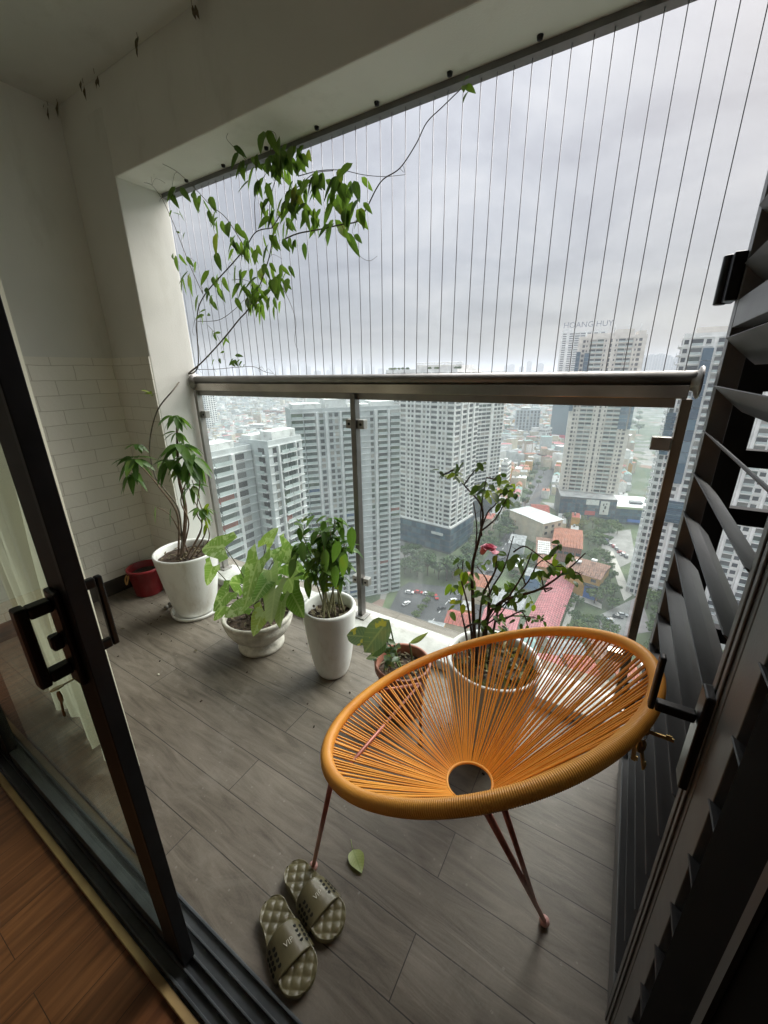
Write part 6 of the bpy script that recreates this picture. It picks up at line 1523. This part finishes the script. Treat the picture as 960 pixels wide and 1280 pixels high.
scatter([(806, 750), (850, 700), (840, 830), (800, 820)], 18, .95, 'green tree at the foot of the right tower beside the railing post', 'trees by the right tower', 1)
scatter([(640, 712), (664, 690), (664, 730), (640, 748)], 12, .65, 'tree among the roofs behind the rose stems', 'trees among the roofs')
scatter([(660, 845), (770, 850), (760, 895), (665, 885)], 10, .6, 'tree between houses seen through the chair cords', 'trees seen through the chair')
scatter([(765, 505), (800, 505), (800, 545), (765, 548)], 16, 2.0, 'distant park tree right of the beige tower', 'distant park trees')
scatter([(622, 508), (640, 508), (640, 545), (622, 545)], 8, 1.8, 'distant tree left of the pale office block', 'distant park trees')
# far woods as one mass
fw = MB()
for _ in range(3600):
    r = 520+2200*random.random(); az = random.uniform(-60, 8); p = Vector((math.sin(rad(az))*r, math.cos(rad(az))*r)); s = proj((p.x, p.y, ZG+5))
    if hid(s[0], s[1], r): continue
    if noise.noise(Vector((p.x/260, p.y/260, 0))) < -.05: continue
    for _q in range(7):
        c = Vector((p.x+random.uniform(-9, 9), p.y+random.uniform(-9, 9), ZG+random.uniform(3, 9))); s_ = random.uniform(2.5, 5.5); b0 = len(fw.v)
        for k_ in range(6): fw.v.append((c.x+s_*math.cos(k_*1.047)*random.uniform(.7, 1.2), c.y+s_*math.sin(k_*1.047)*random.uniform(.7, 1.2), c.z-s_*.3))
        fw.v.append((c.x, c.y, c.z+s_*.6))
        for k_ in range(6): fw.face((b0+k_, b0+(k_+1) % 6, b0+6))
tag(fw.build('distant_woods', [tl[0]], None, (0, 0, 0)), kind='stuff')
# roof garden on the tall tower
for k_ in range(9):
    u = (.02, .08, .14, .2, .27, .985, .95, .6, .7)[k_]; p = TF[0]+TD_*((TF[1]-TF[0]).length*u)+TN*(4 if k_ < 7 else 3)
    t = thing('roof_shrub', (p.x, p.y, zc1), 'dark shrub in the roof garden on the tallest white tower', 'shrub', 'roof garden shrubs')
    for nm, me in zip(('crown', 'trunk'), TD[list(TD)[k_ % len(TD)]]):
        o = bpy.data.objects.new(nm, me); col.objects.link(o); o.parent = t
    t.scale = (.34,)*3

# ---- cars
random.seed(31)
car_cols = [((.7, .7, .7), 'white'), ((.05, .05, .055), 'black'), ((.35, .36, .37), 'silver'), ((.4, .03, .03), 'red'), ((.04, .08, .2), 'blue')]
CARD = {}
def car(px, py, ang, ci):
    c, nm = car_cols[ci]
    if ci not in CARD:
        m = MB(); m.prism([(-2.1, -.85), (2.0, -.85), (2.2, -.6), (2.2, .6), (2.0, .85), (-2.1, .85), (-2.25, .6), (-2.25, -.6)], .3, .85)
        b0 = len(m.v)
        for x, y, z in ((-1.9, -.78, .85), (1.0, -.78, .85), (1.0, .78, .85), (-1.9, .78, .85), (-1.4, -.66, 1.42), (.35, -.66, 1.42), (.35, .66, 1.42), (-1.4, .66, 1.42)): m.v.append((x, y, z))
        for f in ((0, 1, 5, 4), (1, 2, 6, 5), (2, 3, 7, 6), (3, 0, 4, 7)): m.face([b0+q for q in f], 1)
        m.face((b0+4, b0+5, b0+6, b0+7), 0)
        for x in (-1.35, 1.35):
            for y in (-.86, .70): m.lathe([(0, 0)], 3); m.box(x-.32, x+.32, y, y+.16, 0, .62, 2)
        o = m.build('parked_car', [mat('car_'+nm, c, .3, vary=.02, coat=.5), w_dark, mat('tyre', (.02, .02, .02), .8)], None, (0, 0, 0)); CARD[ci] = o.data; bpy.data.objects.remove(o)
    o = bpy.data.objects.new('car', CARD[ci]); col.objects.link(o); g = G(px, py); o.location = (g.x, g.y, ZG+.31); o.rotation_euler = (0, 0, ang); return o, nm
for px, py, an in ((512, 742, .3), (523, 742, .25), (534, 744, .3), (545, 748, -.9), (552, 762, 1.0), (566, 752, 1.1), (548, 790, 1.2), (535, 812, 1.1), (585, 742, .9), (598, 728, 1.0), (612, 716, 1.1), (626, 700, 1.2), (508, 756, 1.3)):
    ci = random.randrange(5); o, nm = car(px, py, an, ci); tag(o, f'tiny {nm} car on the curving road between the towers', 'car', 'cars on the road below')
for k_ in range(14):
    px, py = random.choice(((756+2*k_, 676+k_*1.6), (754+3*k_, 780-k_*1.2))); ci = random.randrange(5); o, nm = car(px, py, .2+1.57*(k_ % 2), ci); tag(o, f'tiny parked {nm} car in the lot right of the warehouse', 'car', 'cars parked in the lot')

# ---- the air between here and there
hz = MB(); hz.box(-9500, 9500, -9500, 9500, ZG-2, 70)
hm = bpy.data.materials.new('haze'); hm.use_nodes = True; t = hm.node_tree; t.nodes.clear(); o = N('ShaderNodeOutputMaterial', t); pv = N('ShaderNodeVolumePrincipled', t)
pv.inputs['Color'].default_value = (.68, .73, .79, 1); pv.inputs['Density'].default_value = 4.6e-4; pv.inputs['Anisotropy'].default_value = .1
t.links.new(pv.outputs[0], o.inputs['Volume'])
tag(hz.build('haze', [hm], None, (0, 0, 0)), kind='stuff')


# ------------------------------------------------------------------ softened edges on the near hardware
for o in list(bpy.data.objects):
    base = o.name.split('.')[0]; w_ = {'stile': .0015, 'bottom_rail': .0015, 'top_rail': .0015, 'middle_rail': .0015, 'inner_handle': .004, 'outer_handle': .003, 'handle_plate': .003, 'grip': .003, 'hinge': .003,
         'top_bar': .0025, 'post': .0025, 'glass_clamp': .002, 'base_plate': .001, 'pillar_shaft': .006, 'beam_body': .006, 'kerb': .008, 'track_body': .0012, 'wood_strip': .002, 'door_post': .002, 'jamb_post': .003, 'skirting': .003}.get(base)
    if o.type == 'MESH' and w_ and (o.parent is None or (o.parent.location.length < 6)):
        b_ = o.modifiers.new('edge', 'BEVEL'); b_.width = w_; b_.segments = 2; b_.limit_method = 'ANGLE'; b_.angle_limit = rad(50)
